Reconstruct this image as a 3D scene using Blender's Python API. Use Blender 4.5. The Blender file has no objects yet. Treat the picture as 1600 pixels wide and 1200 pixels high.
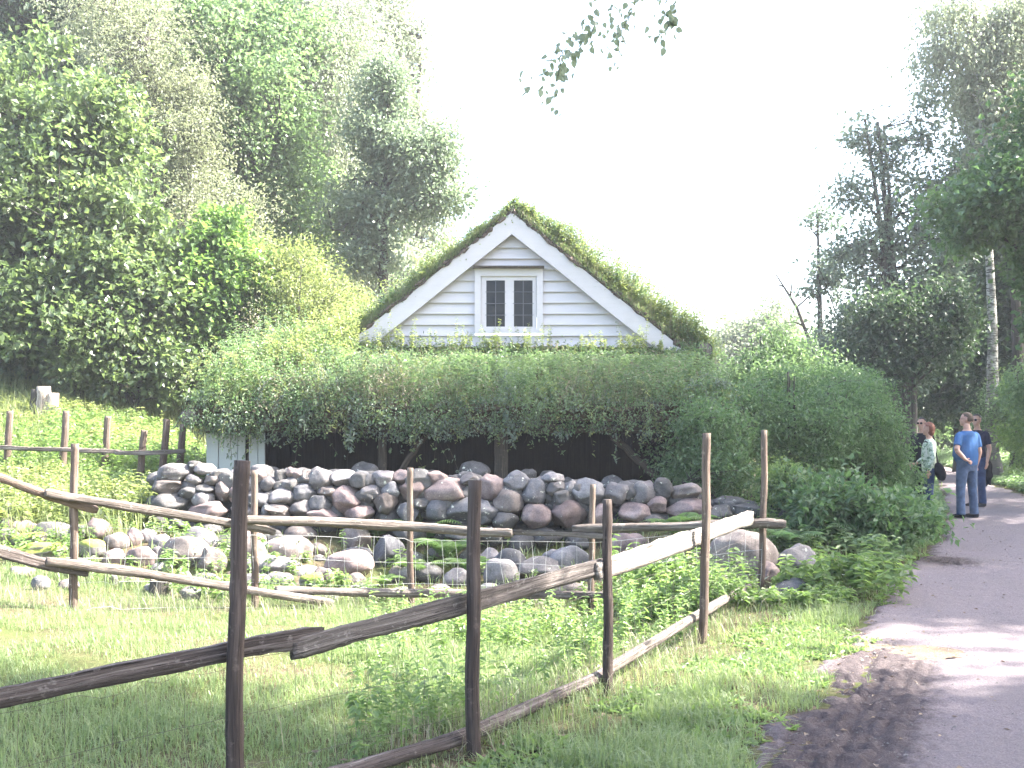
import bpy, math, random
import numpy as np
from mathutils import Vector
R = math.radians
scene = bpy.context.scene
COL = scene.collection
# ------------------------------------------------------------------ camera, sky, sun, exposure
F = 1640.0                      # focal length in photo pixels (photo is 1600 wide)
EYE = 1.6; HOR = 665.0
cam_d = bpy.data.cameras.new("camera"); cam = bpy.data.objects.new("camera", cam_d); COL.objects.link(cam)
cam_d.sensor_width = 36.0; cam_d.lens = 36.0 * F / 1600.0
cam_d.shift_y = (HOR - 600.0) / 1600.0
cam_d.clip_end = 2000; cam_d.clip_start = 0.05
cam.location = (0, 0, EYE); cam.rotation_euler = (R(90), 0, 0)
scene.camera = cam
SUN_EL = 47.0
SDX, SDY = 0.985, 0.10            # horizontal direction towards the sun
w = bpy.data.worlds.new("World"); scene.world = w; w.use_nodes = True
nt = w.node_tree; bg = nt.nodes["Background"]
sky = nt.nodes.new("ShaderNodeTexSky"); sky.sky_type = 'NISHITA'; sky.sun_disc = False
sky.sun_elevation = R(SUN_EL); sky.sun_rotation = math.atan2(SDX, SDY)
sky.air_density = 1.0; sky.dust_density = 3.5; sky.ozone_density = 1.0
nt.links.new(sky.outputs[0], bg.inputs[0]); bg.inputs[1].default_value = 0.13
sd = bpy.data.lights.new("sun", 'SUN'); sun = bpy.data.objects.new("sun", sd); COL.objects.link(sun)
sd.energy = 5.0; sd.angle = R(0.6); sd.color = (1.0, 0.955, 0.87)
_s = Vector((SDX, SDY, 0)).normalized() * math.cos(R(SUN_EL)) + Vector((0, 0, math.sin(R(SUN_EL))))
sun.rotation_euler = _s.to_track_quat('Z', 'Y').to_euler(); sun.location = (20, 5, 25)
scene.view_settings.view_transform = 'Standard'; scene.view_settings.look = 'None'
scene.view_settings.exposure = 2.98; scene.view_settings.gamma = 1.0
cy = scene.cycles
cy.max_bounces = 7; cy.diffuse_bounces = 4; cy.glossy_bounces = 2; cy.transmission_bounces = 5
cy.transparent_max_bounces = 6; cy.volume_bounces = 0; cy.caustics_reflective = False; cy.caustics_refractive = False
cy.use_adaptive_sampling = True; cy.adaptive_threshold = 0.02
cy.use_denoising = True
HAZE = 0.0014

# ------------------------------------------------------------------ helpers
def sm(a, b, x):
    t = np.clip((np.asarray(x, float) - a) / (b - a), 0, 1); return t * t * (3 - 2 * t)
def W(px, py, Y): return np.array([(px - 800) / F * Y, Y, EYE - (py - HOR) / F * Y])
def vnoise(x, y, s=0):
    x = np.asarray(x, float); y = np.asarray(y, float)
    xi = np.floor(x).astype(int); yi = np.floor(y).astype(int); fx = x - xi; fy = y - yi
    fx = fx * fx * (3 - 2 * fx); fy = fy * fy * (3 - 2 * fy)
    def h(a, b):
        n = (a * 374761393 + b * 668265263 + s * 974634777) & 0xffffffff
        n = ((n ^ (n >> 13)) * 1274126177) & 0xffffffff
        return ((n ^ (n >> 16)) & 0xffff) / 65535.0
    return (h(xi, yi) * (1 - fx) + h(xi + 1, yi) * fx) * (1 - fy) + (h(xi, yi + 1) * (1 - fx) + h(xi + 1, yi + 1) * fx) * fy
# path edges as functions of depth
PY = [0, 2, 4.9, 6.64, 8.2, 9.9, 11.2, 14.2, 18, 23.8, 30, 37, 42, 46]
PL = [0.0, 0.3, 1.02, 1.9, 2.75, 3.5, 4.1, 5.75, 7.45, 9.7, 12.1, 14.6, 14.5, 12.0]
PR = [3.2, 3.6, 4.6, 5.3, 6.0, 6.8, 7.4, 8.6, 10.0, 11.7, 13.4, 15.9, 17.0, 16.8]
def pathL(y): return np.interp(y, PY, PL)
def pathR(y): return np.interp(y, PY, PR)
def edgeL(y): y = np.asarray(y, float); return pathL(y) + (vnoise(y * 2.3, y * 0, 11) - .5) * .35 + (vnoise(y * 9, y * 0, 12) - .5) * .14
def H(x, y):
    x = np.asarray(x, float); y = np.asarray(y, float)
    h = -0.29 * sm(6.8, 10, y) * (1 - sm(.7, 2.3, x))
    bank = 0.215 * np.clip(y - 10.8, 0, 2.1) + 0.10 * sm(12.7, 13.6, y)
    h = h + bank * (1 - sm(2.8, 4.8, x - np.clip(y - 12, 0, 3) * 0.3))
    h = h + np.clip(0.09 * (-x - 1.3), 0, 0.28) * sm(5, 9, y)
    h = h + (0.125 * np.clip(y - 11, 0, 30) - 0.25 * sm(11, 13.5, y)) * sm(4.6, 7.6, -x)
    h = h + .25 * np.clip(-x - 7, 0, 7) * sm(13, 18, y)
    h = h + 0.30 * sm(0.2, 3.5, x - pathR(y)) + 0.07 * np.clip(x - pathR(y) - 3, 0, 12)
    off = np.clip(np.maximum(pathL(y) - x, x - pathR(y)), 0, 1)
    h = h + off * (0.05 * (vnoise(x * 1.7, y * 1.7, 3) - .5) + 0.12 * (vnoise(x * .5, y * .5, 4) - .5))
    return h
def hz(x, y): return float(H(x, y))
def ground_px(px, py):
    Y = 2.5
    while Y < 80:
        if W(px, py, Y)[2] <= hz(W(px, py, Y)[0], Y): break
        Y += 0.03
    p = W(px, py, Y); p[2] = hz(p[0], p[1]); return p

class MB:
    def __init__(s): s.v = []; s.f = []; s.a = []; s.n = 0
    def add(s, v, faces, a=None):
        v = np.asarray(v, float).reshape(-1, 3)
        for f in faces:
            f = np.asarray(f, np.int64)
            if f.size: s.f.append(f + s.n)
        s.v.append(v); s.a.append(v if a is None else np.asarray(a, float)); s.n += len(v)
    def build(s, name, mat, parent=None, smooth=True, org=(0, 0, 0), loc=None):
        me = bpy.data.meshes.new(name)
        V = np.concatenate(s.v) if s.v else np.zeros((0, 3)); A = np.concatenate(s.a) if s.a else V
        V = V - np.asarray(org, float)
        me.vertices.add(len(V)); me.vertices.foreach_set("co", V.astype(np.float32).ravel())
        tot = np.concatenate([np.full(len(f), f.shape[1]) for f in s.f]); idx = np.concatenate([f.ravel() for f in s.f])
        me.loops.add(len(idx)); me.loops.foreach_set("vertex_index", idx.astype(np.int32))
        me.polygons.add(len(tot)); st = np.concatenate([[0], np.cumsum(tot)[:-1]])
        me.polygons.foreach_set("loop_start", st.astype(np.int32))
        me.update(calc_edges=True)
        at = me.attributes.new("wc", 'FLOAT_VECTOR', 'POINT'); at.data.foreach_set("vector", A.astype(np.float32).ravel())
        if smooth: me.shade_smooth()
        else: me.shade_flat()
        if mat: me.materials.append(mat)
        o = bpy.data.objects.new(name, me); COL.objects.link(o)
        if parent is not None: o.parent = parent
        if loc is not None: o.location = loc
        return o
def tag(o, label=None, cat=None, group=None, kind=None):
    for k, v in (("label", label), ("category", cat), ("group", group), ("kind", kind)):
        if v: o[k] = v
    return o
def empty(name, loc, label, cat, group=None):
    o = bpy.data.objects.new(name, None); COL.objects.link(o); o.location = loc
    o.empty_display_size = .1
    return tag(o, label, cat, group)
def unit(a): a = np.asarray(a, float); return a / (np.linalg.norm(a, axis=-1, keepdims=True) + 1e-9)
def box(mb, c, s, rot=None):
    c = np.asarray(c, float); s = np.asarray(s, float) / 2
    v = np.array([[x, y, z] for x in (-1, 1) for y in (-1, 1) for z in (-1, 1)], float) * s
    a = v.copy()
    if rot is not None: v = v @ np.asarray(rot, float).T
    mb.add(v + c, [[[0, 1, 3, 2], [4, 6, 7, 5], [0, 4, 5, 1], [2, 3, 7, 6], [0, 2, 6, 4], [1, 5, 7, 3]]], a + c)
def prism(mb, poly, y0, y1):            # polygon in XZ, extruded along Y
    n = len(poly); p = np.asarray(poly, float)
    v = np.concatenate([np.c_[p[:, 0], np.full(n, y0), p[:, 1]], np.c_[p[:, 0], np.full(n, y1), p[:, 1]]])
    q = [[i, (i + 1) % n, n + (i + 1) % n, n + i] for i in range(n)]
    mb.add(v, [q, [list(range(n))[::-1]], [list(range(n, 2 * n))]])
def tube(mb, pts, rad, sides=6, prof=None, cap=True, rng=None, rough=0.0):
    pts = np.asarray(pts, float); n = len(pts); rad = np.broadcast_to(np.asarray(rad, float), (n,)) if np.ndim(rad) < 2 else np.asarray(rad, float)
    T = unit(np.gradient(pts, axis=0)); up = np.array([0, 0, 1.0])
    if abs(T[0] @ up) > 0.9: up = np.array([1.0, 0, 0])
    S = unit(np.cross(T, up)); U = np.cross(S, T)
    th = np.linspace(0, 2 * math.pi, sides, endpoint=False)
    c, s_ = np.cos(th), np.sin(th)
    if prof is not None: c = c * prof; s_ = s_ * prof
    if rad.ndim == 1: ra = rad[:, None] * c[None]; rb = rad[:, None] * s_[None]
    else: ra = rad[:, :1] * c[None]; rb = rad[:, 1:2] * s_[None]
    if rough and rng is not None:
        k = 1 + rng.normal(0, rough, ra.shape); ra = ra * k; rb = rb * k
    v = pts[:, None] + S[:, None] * ra[..., None] + U[:, None] * rb[..., None]
    ln = np.concatenate([[0], np.cumsum(np.linalg.norm(np.diff(pts, axis=0), axis=1))])
    off = pts[0].sum() * 3.7
    a = np.stack([ra, rb, np.broadcast_to(ln[:, None] + off, ra.shape)], -1)
    i = np.arange(n - 1)[:, None] * sides; j = np.arange(sides)[None]; k = (j + 1) % sides
    q = np.stack([i + j, i + k, i + sides + k, i + sides + j], -1).reshape(-1, 4)
    fs = [q]
    if cap: fs += [[list(range(sides))[::-1]], [list(range((n - 1) * sides, n * sides))]]
    mb.add(v.reshape(-1, 3), fs, a.reshape(-1, 3))
def leaves(mb, P, D, N, L, Wd, fold=0.2, rich=False, curl=0.12):
    P = np.asarray(P, float); n = len(P)
    if n == 0: return
    D = unit(D); S = unit(np.cross(D, N)); N = np.cross(S, D)
    L = np.broadcast_to(L, (n,))[:, None]; Wd = np.broadcast_to(Wd, (n,))[:, None]
    i = np.arange(n)[:, None]
    if rich:
        v = np.stack([P, P + D * L * .22 + S * Wd * .42 + N * Wd * fold, P + D * L * .6 + S * Wd * .40 + N * Wd * fold * .6,
                      P + D * L - N * L * curl, P + D * L * .6 - S * Wd * .40 + N * Wd * fold * .6, P + D * L * .22 - S * Wd * .42 + N * Wd * fold], 1)
        mb.add(v.reshape(-1, 3), [np.concatenate([i * 6 + np.array([[0, 1, 2, 3]]), i * 6 + np.array([[0, 3, 4, 5]])])])
    else:
        v = np.stack([P, P + D * L * .45 + S * Wd * .5 + N * Wd * fold, P + D * L - N * L * curl, P + D * L * .45 - S * Wd * .5 + N * Wd * fold], 1)
        mb.add(v.reshape(-1, 3), [np.concatenate([i * 4 + np.array([[0, 1, 2]]), i * 4 + np.array([[0, 2, 3]])])])
def rdir(rng, n, droop=0.0, flat=1.0):
    d = rng.normal(size=(n, 3)); d[:, 2] *= flat; d = unit(d); d[:, 2] -= droop; return unit(d)
def blades(mb, P, h, wd, rng, lean=0.4):
    n = len(P); az = rng.uniform(0, 6.283, n); ln = np.abs(rng.normal(0, lean, n)) * h
    d = np.c_[np.cos(az), np.sin(az), np.zeros(n)]; s = np.c_[-np.sin(az), np.cos(az), np.zeros(n)] * (wd / 2)[:, None]
    z = np.array([0, 0, 1.0])
    m = P + d * (ln * .3)[:, None] + z * (h * .55)[:, None]; t = P + d * ln[:, None] + z * (h * np.clip(1 - .3 * ln / h, .4, 1))[:, None]
    v = np.stack([P - s, P + s, m + s * .8, m - s * .8, t], 1).reshape(-1, 3)
    i = np.arange(n)[:, None] * 5
    mb.add(v, [i + np.array([[0, 1, 2, 3]]), i + np.array([[3, 2, 4]])])
def weed_plants(mb, P, h, rng, leafL=0.05, pairs=7, stem=True, lean=.18, top=1.0, rich=False):
    """upright stems with opposite leaves; P (n,3) bases, h heights"""
    n = len(P); az = rng.uniform(0, 6.283, n); ln = np.abs(rng.normal(0, lean, n)) * h
    d = np.c_[np.cos(az) * ln, np.sin(az) * ln, h]
    if stem:
        s = np.c_[-np.sin(az), np.cos(az), np.zeros(n)] * 0.003
        v = np.stack([P - s, P + s, P + d * .5 + s * .8 + [0, 0, .03], P + d * .5 - s * .8 + [0, 0, .03], P + d], 1).reshape(-1, 3)
        i = np.arange(n)[:, None] * 5
        mb.add(v, [i + np.array([[0, 1, 2, 3]]), i + np.array([[3, 2, 4]])])
    for k in range(pairs):
        t = 0.18 + .8 * (k + .5) / pairs
        base = P + d * t + np.c_[np.zeros(n), np.zeros(n), .03 * np.sin(math.pi * t) * np.ones(n)]
        a = az + k * 1.57 + rng.normal(0, .3, n)
        sz = leafL * (0.6 + 0.7 * math.sin(math.pi * min(1, t * top * .9))) * rng.uniform(.7, 1.25, n)
        for sg in (0, math.pi):
            dd = np.c_[np.cos(a + sg), np.sin(a + sg), rng.normal(-.05, .3, n)]
            leaves(mb, base, dd, np.tile([0, 0, 1.0], (n, 1)) + rng.normal(0, .25, (n, 3)), sz, sz * .55, rich=rich)

# ------------------------------------------------------------------ materials
def mat_base(name):
    m = bpy.data.materials.new(name); m.use_nodes = True; t = m.node_tree; b = t.nodes["Principled BSDF"]; return m, t, b
def ramp(t, fac, cols):
    r = t.nodes.new("ShaderNodeValToRGB"); e = r.color_ramp.elements
    while len(e) < len(cols): e.new(0.5)
    for k, (p, c) in enumerate(cols): e[k].position = p; e[k].color = (*c, 1)
    t.links.new(fac, r.inputs[0]); return r.outputs[0]
def noise(t, vec, scale, detail=4, rough=.55, dist=0):
    n = t.nodes.new("ShaderNodeTexNoise"); n.inputs["Scale"].default_value = scale; n.inputs["Detail"].default_value = detail
    n.inputs["Roughness"].default_value = rough; n.inputs["Distortion"].default_value = dist
    if vec is not None: t.links.new(vec, n.inputs["Vector"])
    return n.outputs["Fac"]
def mapping(t, vec, sc):
    m = t.nodes.new("ShaderNodeMapping"); m.inputs["Scale"].default_value = sc; t.links.new(vec, m.inputs["Vector"]); return m.outputs[0]
def attr(t, n="wc"): a = t.nodes.new("ShaderNodeAttribute"); a.attribute_name = n; return a.outputs["Vector"]
def objco(t): return t.nodes.new("ShaderNodeTexCoord").outputs["Object"]
def mix(t, f, a, b, mode='MIX'):
    m = t.nodes.new("ShaderNodeMix"); m.data_type = 'RGBA'; m.blend_type = mode
    for s, v in ((m.inputs[0], f), (m.inputs[6], a), (m.inputs[7], b)):
        if isinstance(v, (int, float)): s.default_value = v
        elif isinstance(v, tuple): s.default_value = (*v, 1)
        else: t.links.new(v, s)
    return m.outputs[2]
def bump(t, b, h, strength=.5, dist=.02):
    n = t.nodes.new("ShaderNodeBump"); n.inputs["Strength"].default_value = strength; n.inputs["Distance"].default_value = dist
    t.links.new(h, n.inputs["Height"]); t.links.new(n.outputs[0], b.inputs["Normal"])
def leaf_mat(name, c1, c2, tr=0.45, rough=.42, tcol=None, spec=.5):
    ds = lambda c, f=.30, k=1.15: tuple(k * (x * (1 - f) + f * (.3 * c[0] + .6 * c[1] + .1 * c[2])) for x in c)  # greys and brightens leaf colours, putting glare on the foliage into the colour
    c1, c2 = ds(c1), ds(c2); tcol = ds(tcol or (1.6, 2.0, .7), .38, .95)
    m, t, b = mat_base(name)
    g = t.nodes.new("ShaderNodeNewGeometry"); rnd = g.outputs["Random Per Island"]
    nz = noise(t, g.outputs["Position"], 0.9, 2)
    f = t.nodes.new("ShaderNodeMath"); f.operation = 'MULTIPLY_ADD'; t.links.new(rnd, f.inputs[0]); f.inputs[1].default_value = .7
    t.links.new(nz, f.inputs[2]); f2 = t.nodes.new("ShaderNodeMath"); f2.operation = 'SUBTRACT'; t.links.new(f.outputs[0], f2.inputs[0]); f2.inputs[1].default_value = .35; f2.use_clamp = True
    c = ramp(t, f2.outputs[0], [(0.05, c1), (.95, c2)])
    t.links.new(c, b.inputs["Base Color"]); b.inputs["Roughness"].default_value = rough; b.inputs["Specular IOR Level"].default_value = spec
    tl = t.nodes.new("ShaderNodeBsdfTranslucent")
    tc = mix(t, 1.0, c, tcol or (1.6, 2.0, .7), 'MULTIPLY'); t.links.new(tc, tl.inputs[0])
    ms = t.nodes.new("ShaderNodeMixShader"); ms.inputs[0].default_value = tr
    t.links.new(b.outputs[0], ms.inputs[1]); t.links.new(tl.outputs[0], ms.inputs[2])
    t.links.new(ms.outputs[0], t.nodes["Material Output"].inputs[0]); return m
def wood_mat(name, dark, mid, light, rough=.75, bs=.6, sc=1.0):
    m, t, b = mat_base(name); a = attr(t)
    n1 = noise(t, mapping(t, a, (60 * sc, 60 * sc, 2.2 * sc)), 1.0, 6, .6, .4)
    n2 = noise(t, mapping(t, a, (9 * sc, 9 * sc, 1.3 * sc)), 1.0, 3)
    c = ramp(t, n1, [(.3, dark), (.52, mid), (.75, light)])
    c = mix(t, ramp(t, n2, [(.35, (0, 0, 0)), (.65, (1, 1, 1))]), c, mix(t, .5, c, dark))
    n3 = noise(t, mapping(t, a, (150 * sc, 150 * sc, 3.5 * sc)), 1.0, 5, .65, .8); n4 = noise(t, mapping(t, a, (25, 25, 22)), 1.0, 4, .6)
    c = mix(t, ramp(t, n3, [(.34, (1, 1, 1)), (.43, (0, 0, 0))]), c, tuple(x * .35 for x in dark))
    c = mix(t, ramp(t, n4, [(.6, (0, 0, 0)), (.72, (.6,) * 3)]), c, light)
    t.links.new(c, b.inputs["Base Color"]); b.inputs["Roughness"].default_value = rough; b.inputs["Specular IOR Level"].default_value = .25
    ad = t.nodes.new("ShaderNodeMath"); ad.operation = 'MULTIPLY_ADD'; t.links.new(n1, ad.inputs[0]); ad.inputs[1].default_value = .8; t.links.new(n3, ad.inputs[2]); bump(t, b, ad.outputs[0], min(1, bs * 1.2), .015); return m
def plain(name, col, rough=.7, spec=.3, var=.15, sc=6, bs=0.0):
    m, t, b = mat_base(name); n = noise(t, objco(t), sc, 4)
    lo = tuple(x * (1 - var) for x in col); hi = tuple(min(1, x * (1 + var)) for x in col)
    t.links.new(ramp(t, n, [(.3, lo), (.7, hi)]), b.inputs["Base Color"]); b.inputs["Roughness"].default_value = rough
    b.inputs["Specular IOR Level"].default_value = spec
    if bs: bump(t, b, n, bs, .01)
    return m
def stone_mat(name, c1, c2, c3, lichen=(.55, .56, .48), lf=.62, moss=None):
    m, t, b = mat_base(name); oi = t.nodes.new("ShaderNodeObjectInfo"); tc = objco(t)
    va = t.nodes.new("ShaderNodeVectorMath"); va.operation = 'ADD'; t.links.new(tc, va.inputs[0])
    cm = t.nodes.new("ShaderNodeVectorMath"); cm.operation = 'SCALE'; cm.inputs[0].default_value = (37, 17, 51); t.links.new(oi.outputs["Random"], cm.inputs["Scale"])
    t.links.new(cm.outputs[0], va.inputs[1]); v = va.outputs[0]
    n1 = noise(t, v, 4.5, 8, .62); n2 = noise(t, v, 55, 5, .7); n3 = noise(t, v, 13, 6, .7)
    c = ramp(t, n1, [(.3, c1), (.5, c2), (.72, c3)])
    c = mix(t, ramp(t, n2, [(.42, (0, 0, 0)), (.6, (.75,) * 3)]), c, mix(t, .45, c, (.02, .02, .022)))
    c = mix(t, ramp(t, n3, [(lf, (0, 0, 0)), (lf + .05, (.85,) * 3)]), c, lichen)
    hs = t.nodes.new("ShaderNodeHueSaturation"); mr = t.nodes.new("ShaderNodeMapRange"); t.links.new(oi.outputs["Random"], mr.inputs[0])
    mr.inputs[3].default_value = .8; mr.inputs[4].default_value = 1.45; t.links.new(mr.outputs[0], hs.inputs["Value"]); t.links.new(c, hs.inputs["Color"]); c = hs.outputs[0]
    if moss:
        g = t.nodes.new("ShaderNodeNewGeometry"); sx = t.nodes.new("ShaderNodeSeparateXYZ"); t.links.new(g.outputs["Normal"], sx.inputs[0])
        ad = t.nodes.new("ShaderNodeMath"); ad.operation = 'ADD'; t.links.new(sx.outputs[2], ad.inputs[0]); t.links.new(n3, ad.inputs[1])
        c = mix(t, ramp(t, ad.outputs[0], [(.6, (0, 0, 0)), (.85, (1, 1, 1))]), c, mix(t, n2, moss[0], moss[1]))
    t.links.new(c, b.inputs["Base Color"]); b.inputs["Roughness"].default_value = .85; b.inputs["Specular IOR Level"].default_value = .3
    ad = t.nodes.new("ShaderNodeMath"); ad.operation = 'ADD'; t.links.new(n2, ad.inputs[0]); t.links.new(n3, ad.inputs[1]); bump(t, b, ad.outputs[0], .55, .012)
    return m
M = {}
M['hazel'] = leaf_mat('hazel_leaf', (.060, .11, .035), (.145, .205, .065), .48, rough=.36, tcol=(1.5, 1.7, .7), spec=.7)
M['maple'] = leaf_mat('bright_leaf', (0.071, 0.159, 0.025), (0.159, 0.273, 0.043), .5, tcol=(1.6, 1.8, .6))
M['mid'] = leaf_mat('mid_green_leaf', (0.085, 0.156, 0.058), (0.176, 0.260, 0.098), .45, tcol=(1.3, 1.6, .8))
M['olive'] = leaf_mat('olive_leaf', (0.156, 0.182, 0.098), (0.286, 0.305, 0.195), .42, tcol=(1.3, 1.4, .9))
M['oakleaf'] = leaf_mat('oak_leaf', (0.115, 0.169, 0.101), (0.230, 0.290, 0.176), .42, tcol=(1.2, 1.4, .9))
M['pale'] = leaf_mat('pale_leaf', (0.169, 0.208, 0.130), (0.299, 0.338, 0.221), .45, tcol=(1.2, 1.3, .9))  # light tone also puts the haze over far crowns into the leaf colour
M['yellowgreen'] = leaf_mat('yellow_green_leaf', (0.122, 0.172, 0.040), (0.245, 0.287, 0.086), .5, tcol=(1.4, 1.5, .6))
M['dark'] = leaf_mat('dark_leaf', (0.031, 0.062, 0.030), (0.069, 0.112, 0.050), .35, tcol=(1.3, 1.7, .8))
M['bluegreen'] = leaf_mat('blue_green_leaf', (0.081, 0.125, 0.088), (0.163, 0.219, 0.150), .42, tcol=(1.2, 1.4, .95))
M['elder'] = leaf_mat('shrub_leaf', (0.046, 0.105, 0.039), (0.105, 0.195, 0.057), .4, tcol=(1.4, 1.8, .7))
M['weed'] = leaf_mat('weed_leaf', (0.086, 0.159, 0.031), (0.187, 0.273, 0.064), .5, tcol=(1.4, 1.7, .6))
M['fern'] = leaf_mat('fern_leaf', (0.075, 0.163, 0.025), (0.150, 0.250, 0.044), .5, tcol=(1.4, 1.7, .6))
M['grass'] = leaf_mat('grass_blade', (0.113, 0.178, 0.049), (0.248, 0.308, 0.103), .45, tcol=(1.3, 1.5, .7))
M['dry'] = leaf_mat('dry_grass', (.20, .17, .095), (.36, .31, .19), .3, tcol=(1, 1, .8))
M['birchleaf'] = leaf_mat('birch_leaf', (0.062, 0.100, 0.056), (0.106, 0.150, 0.088), .35, tcol=(1.1, 1.3, .9))
M['deadleaf'] = leaf_mat('fallen_leaf', (.10, .05, .025), (.30, .19, .10), .2, tcol=(1, 1, .8))
M['bark'] = wood_mat('dark_bark', (.03, .026, .024), (.085, .075, .068), (.16, .145, .13), .9, .9, .35)
M['birchbark'] = wood_mat('birch_bark', (.10, .095, .09), (.42, .40, .38), (.68, .66, .63), .8, .4, .22)
def birch_mat():
    m, t, b = mat_base('birch_bark'); a = attr(t); n1 = noise(t, mapping(t, a, (5, 5, 26)), 1.0, 5, .7); n2 = noise(t, mapping(t, a, (4, 4, 1.6)), 1.0, 4, .6)
    g = t.nodes.new("ShaderNodeTexCoord").outputs["Object"]; sx = t.nodes.new("ShaderNodeSeparateXYZ"); t.links.new(g, sx.inputs[0])
    c = ramp(t, n1, [(.42, (.05, .045, .04)), (.54, (.55, .53, .50))]); c = mix(t, ramp(t, n2, [(.45, (0, 0, 0)), (.62, (.8,) * 3)]), c, (.10, .09, .08))
    mr = t.nodes.new("ShaderNodeMapRange"); t.links.new(sx.outputs[2], mr.inputs[0]); mr.inputs[1].default_value = 3.5; mr.inputs[2].default_value = .5; c = mix(t, mr.outputs[0], c, mix(t, n1, (.04, .035, .03), (.13, .12, .11)))
    t.links.new(c, b.inputs["Base Color"]); b.inputs["Roughness"].default_value = .85; bump(t, b, n1, .5, .02); return m
M['birchbark'] = birch_mat()
M['post'] = wood_mat('post_wood', (.055, .038, .030), (.17, .125, .10), (.34, .27, .215), .75, .5)
M['postdark'] = wood_mat('dark_post_wood', (.028, .021, .019), (.085, .062, .053), (.17, .13, .11), .75, .5)
M['rail'] = wood_mat('rail_wood', (.055, .045, .040), (.20, .165, .145), (.42, .37, .33), .8, .9)
M['raildark'] = wood_mat('dark_rail_wood', (.040, .032, .030), (.145, .115, .105), (.33, .29, .27), .8, .9)
M['railmid'] = wood_mat('grey_rail_wood', (.05, .042, .038), (.19, .16, .148), (.38, .345, .32), .8, .9)
M['palerail'] = wood_mat('pale_split_rail', (.12, .10, .085), (.40, .35, .31), (.62, .57, .52), .8, .9)
M['oldwood'] = wood_mat('old_timber', (.035, .028, .022), (.10, .08, .062), (.19, .16, .125), .85, .6)
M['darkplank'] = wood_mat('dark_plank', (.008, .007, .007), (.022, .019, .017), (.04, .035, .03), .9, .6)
M['stump'] = wood_mat('stump_wood', (.10, .075, .06), (.45, .38, .33), (.75, .68, .62), .8, .6)
M['cut'] = plain('cut_wood', (.55, .45, .30), .8, .2, .25, 25)
M['wire'] = plain('galvanised_wire', (.42, .42, .41), .45, .5, .2)
M['rustwire'] = plain('rusty_wire', (.09, .075, .065), .7, .3, .3)
def white_paint(name, col=(.74, .73, .745), dirt=(.42, .40, .38)):
    m, t, b = mat_base(name); tc = objco(t)
    n1 = noise(t, mapping(t, tc, (1.2, 6, 9)), 2.0, 6, .65); n2 = noise(t, tc, 22, 5, .7); n3 = noise(t, mapping(t, tc, (.7, 3, 30)), 3, 4)
    c = mix(t, ramp(t, n1, [(.45, (0, 0, 0)), (.9, (.3,) * 3)]), col, dirt)
    c = mix(t, ramp(t, n2, [(.66, (0, 0, 0)), (.74, (.55,) * 3)]), c, (.30, .27, .24))
    t.links.new(c, b.inputs["Base Color"]); b.inputs["Roughness"].default_value = .6; bump(t, b, n3, .12, .004); return m
M['white'] = white_paint('white_painted_board', (.53, .505, .525), (.34, .32, .30))
M['trim'] = white_paint('white_painted_trim', (.56, .53, .55), (.36, .33, .31))
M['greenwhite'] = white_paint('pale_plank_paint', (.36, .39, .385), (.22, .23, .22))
m, t, b = mat_base('window_glass'); b.inputs["Base Color"].default_value = (.014, .016, .022, 1); b.inputs["Roughness"].default_value = .12; b.inputs['Specular IOR Level'].default_value = .22; M['glass'] = m
M['lead'] = plain('lead_bar', (.10, .10, .12), .6, .4)
M['turf'] = plain('turf_soil', (.085, .065, .045), .95, .1, .5, 9, .8)
M['birchrind'] = plain('roof_bark_edge', (.11, .085, .075), .85, .2, .6, 18, .8)
ST = {'g': stone_mat('grey_stone', (0.104, 0.093, 0.093), (0.160, 0.145, 0.144), (0.230, 0.211, 0.205)),
      'b': stone_mat('blue_grey_stone', (0.071, 0.069, 0.075), (0.128, 0.125, 0.132), (0.197, 0.191, 0.197)),
      'p': stone_mat('pinkish_stone', (0.114, 0.081, 0.079), (0.182, 0.135, 0.126), (0.251, 0.200, 0.188), lf=.66),
      'n': stone_mat('brownish_stone', (0.095, 0.076, 0.069), (0.153, 0.126, 0.115), (0.219, 0.189, 0.173)),
      'k': stone_mat('dark_grey_stone', (0.049, 0.046, 0.046), (0.083, 0.078, 0.076), (0.132, 0.122, 0.119)),
      'm': stone_mat('mossy_stone', (0.104, 0.093, 0.091), (0.159, 0.144, 0.136), (0.229, 0.210, 0.194), moss=((.12, .15, .03), (.30, .32, .08)))}
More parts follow.
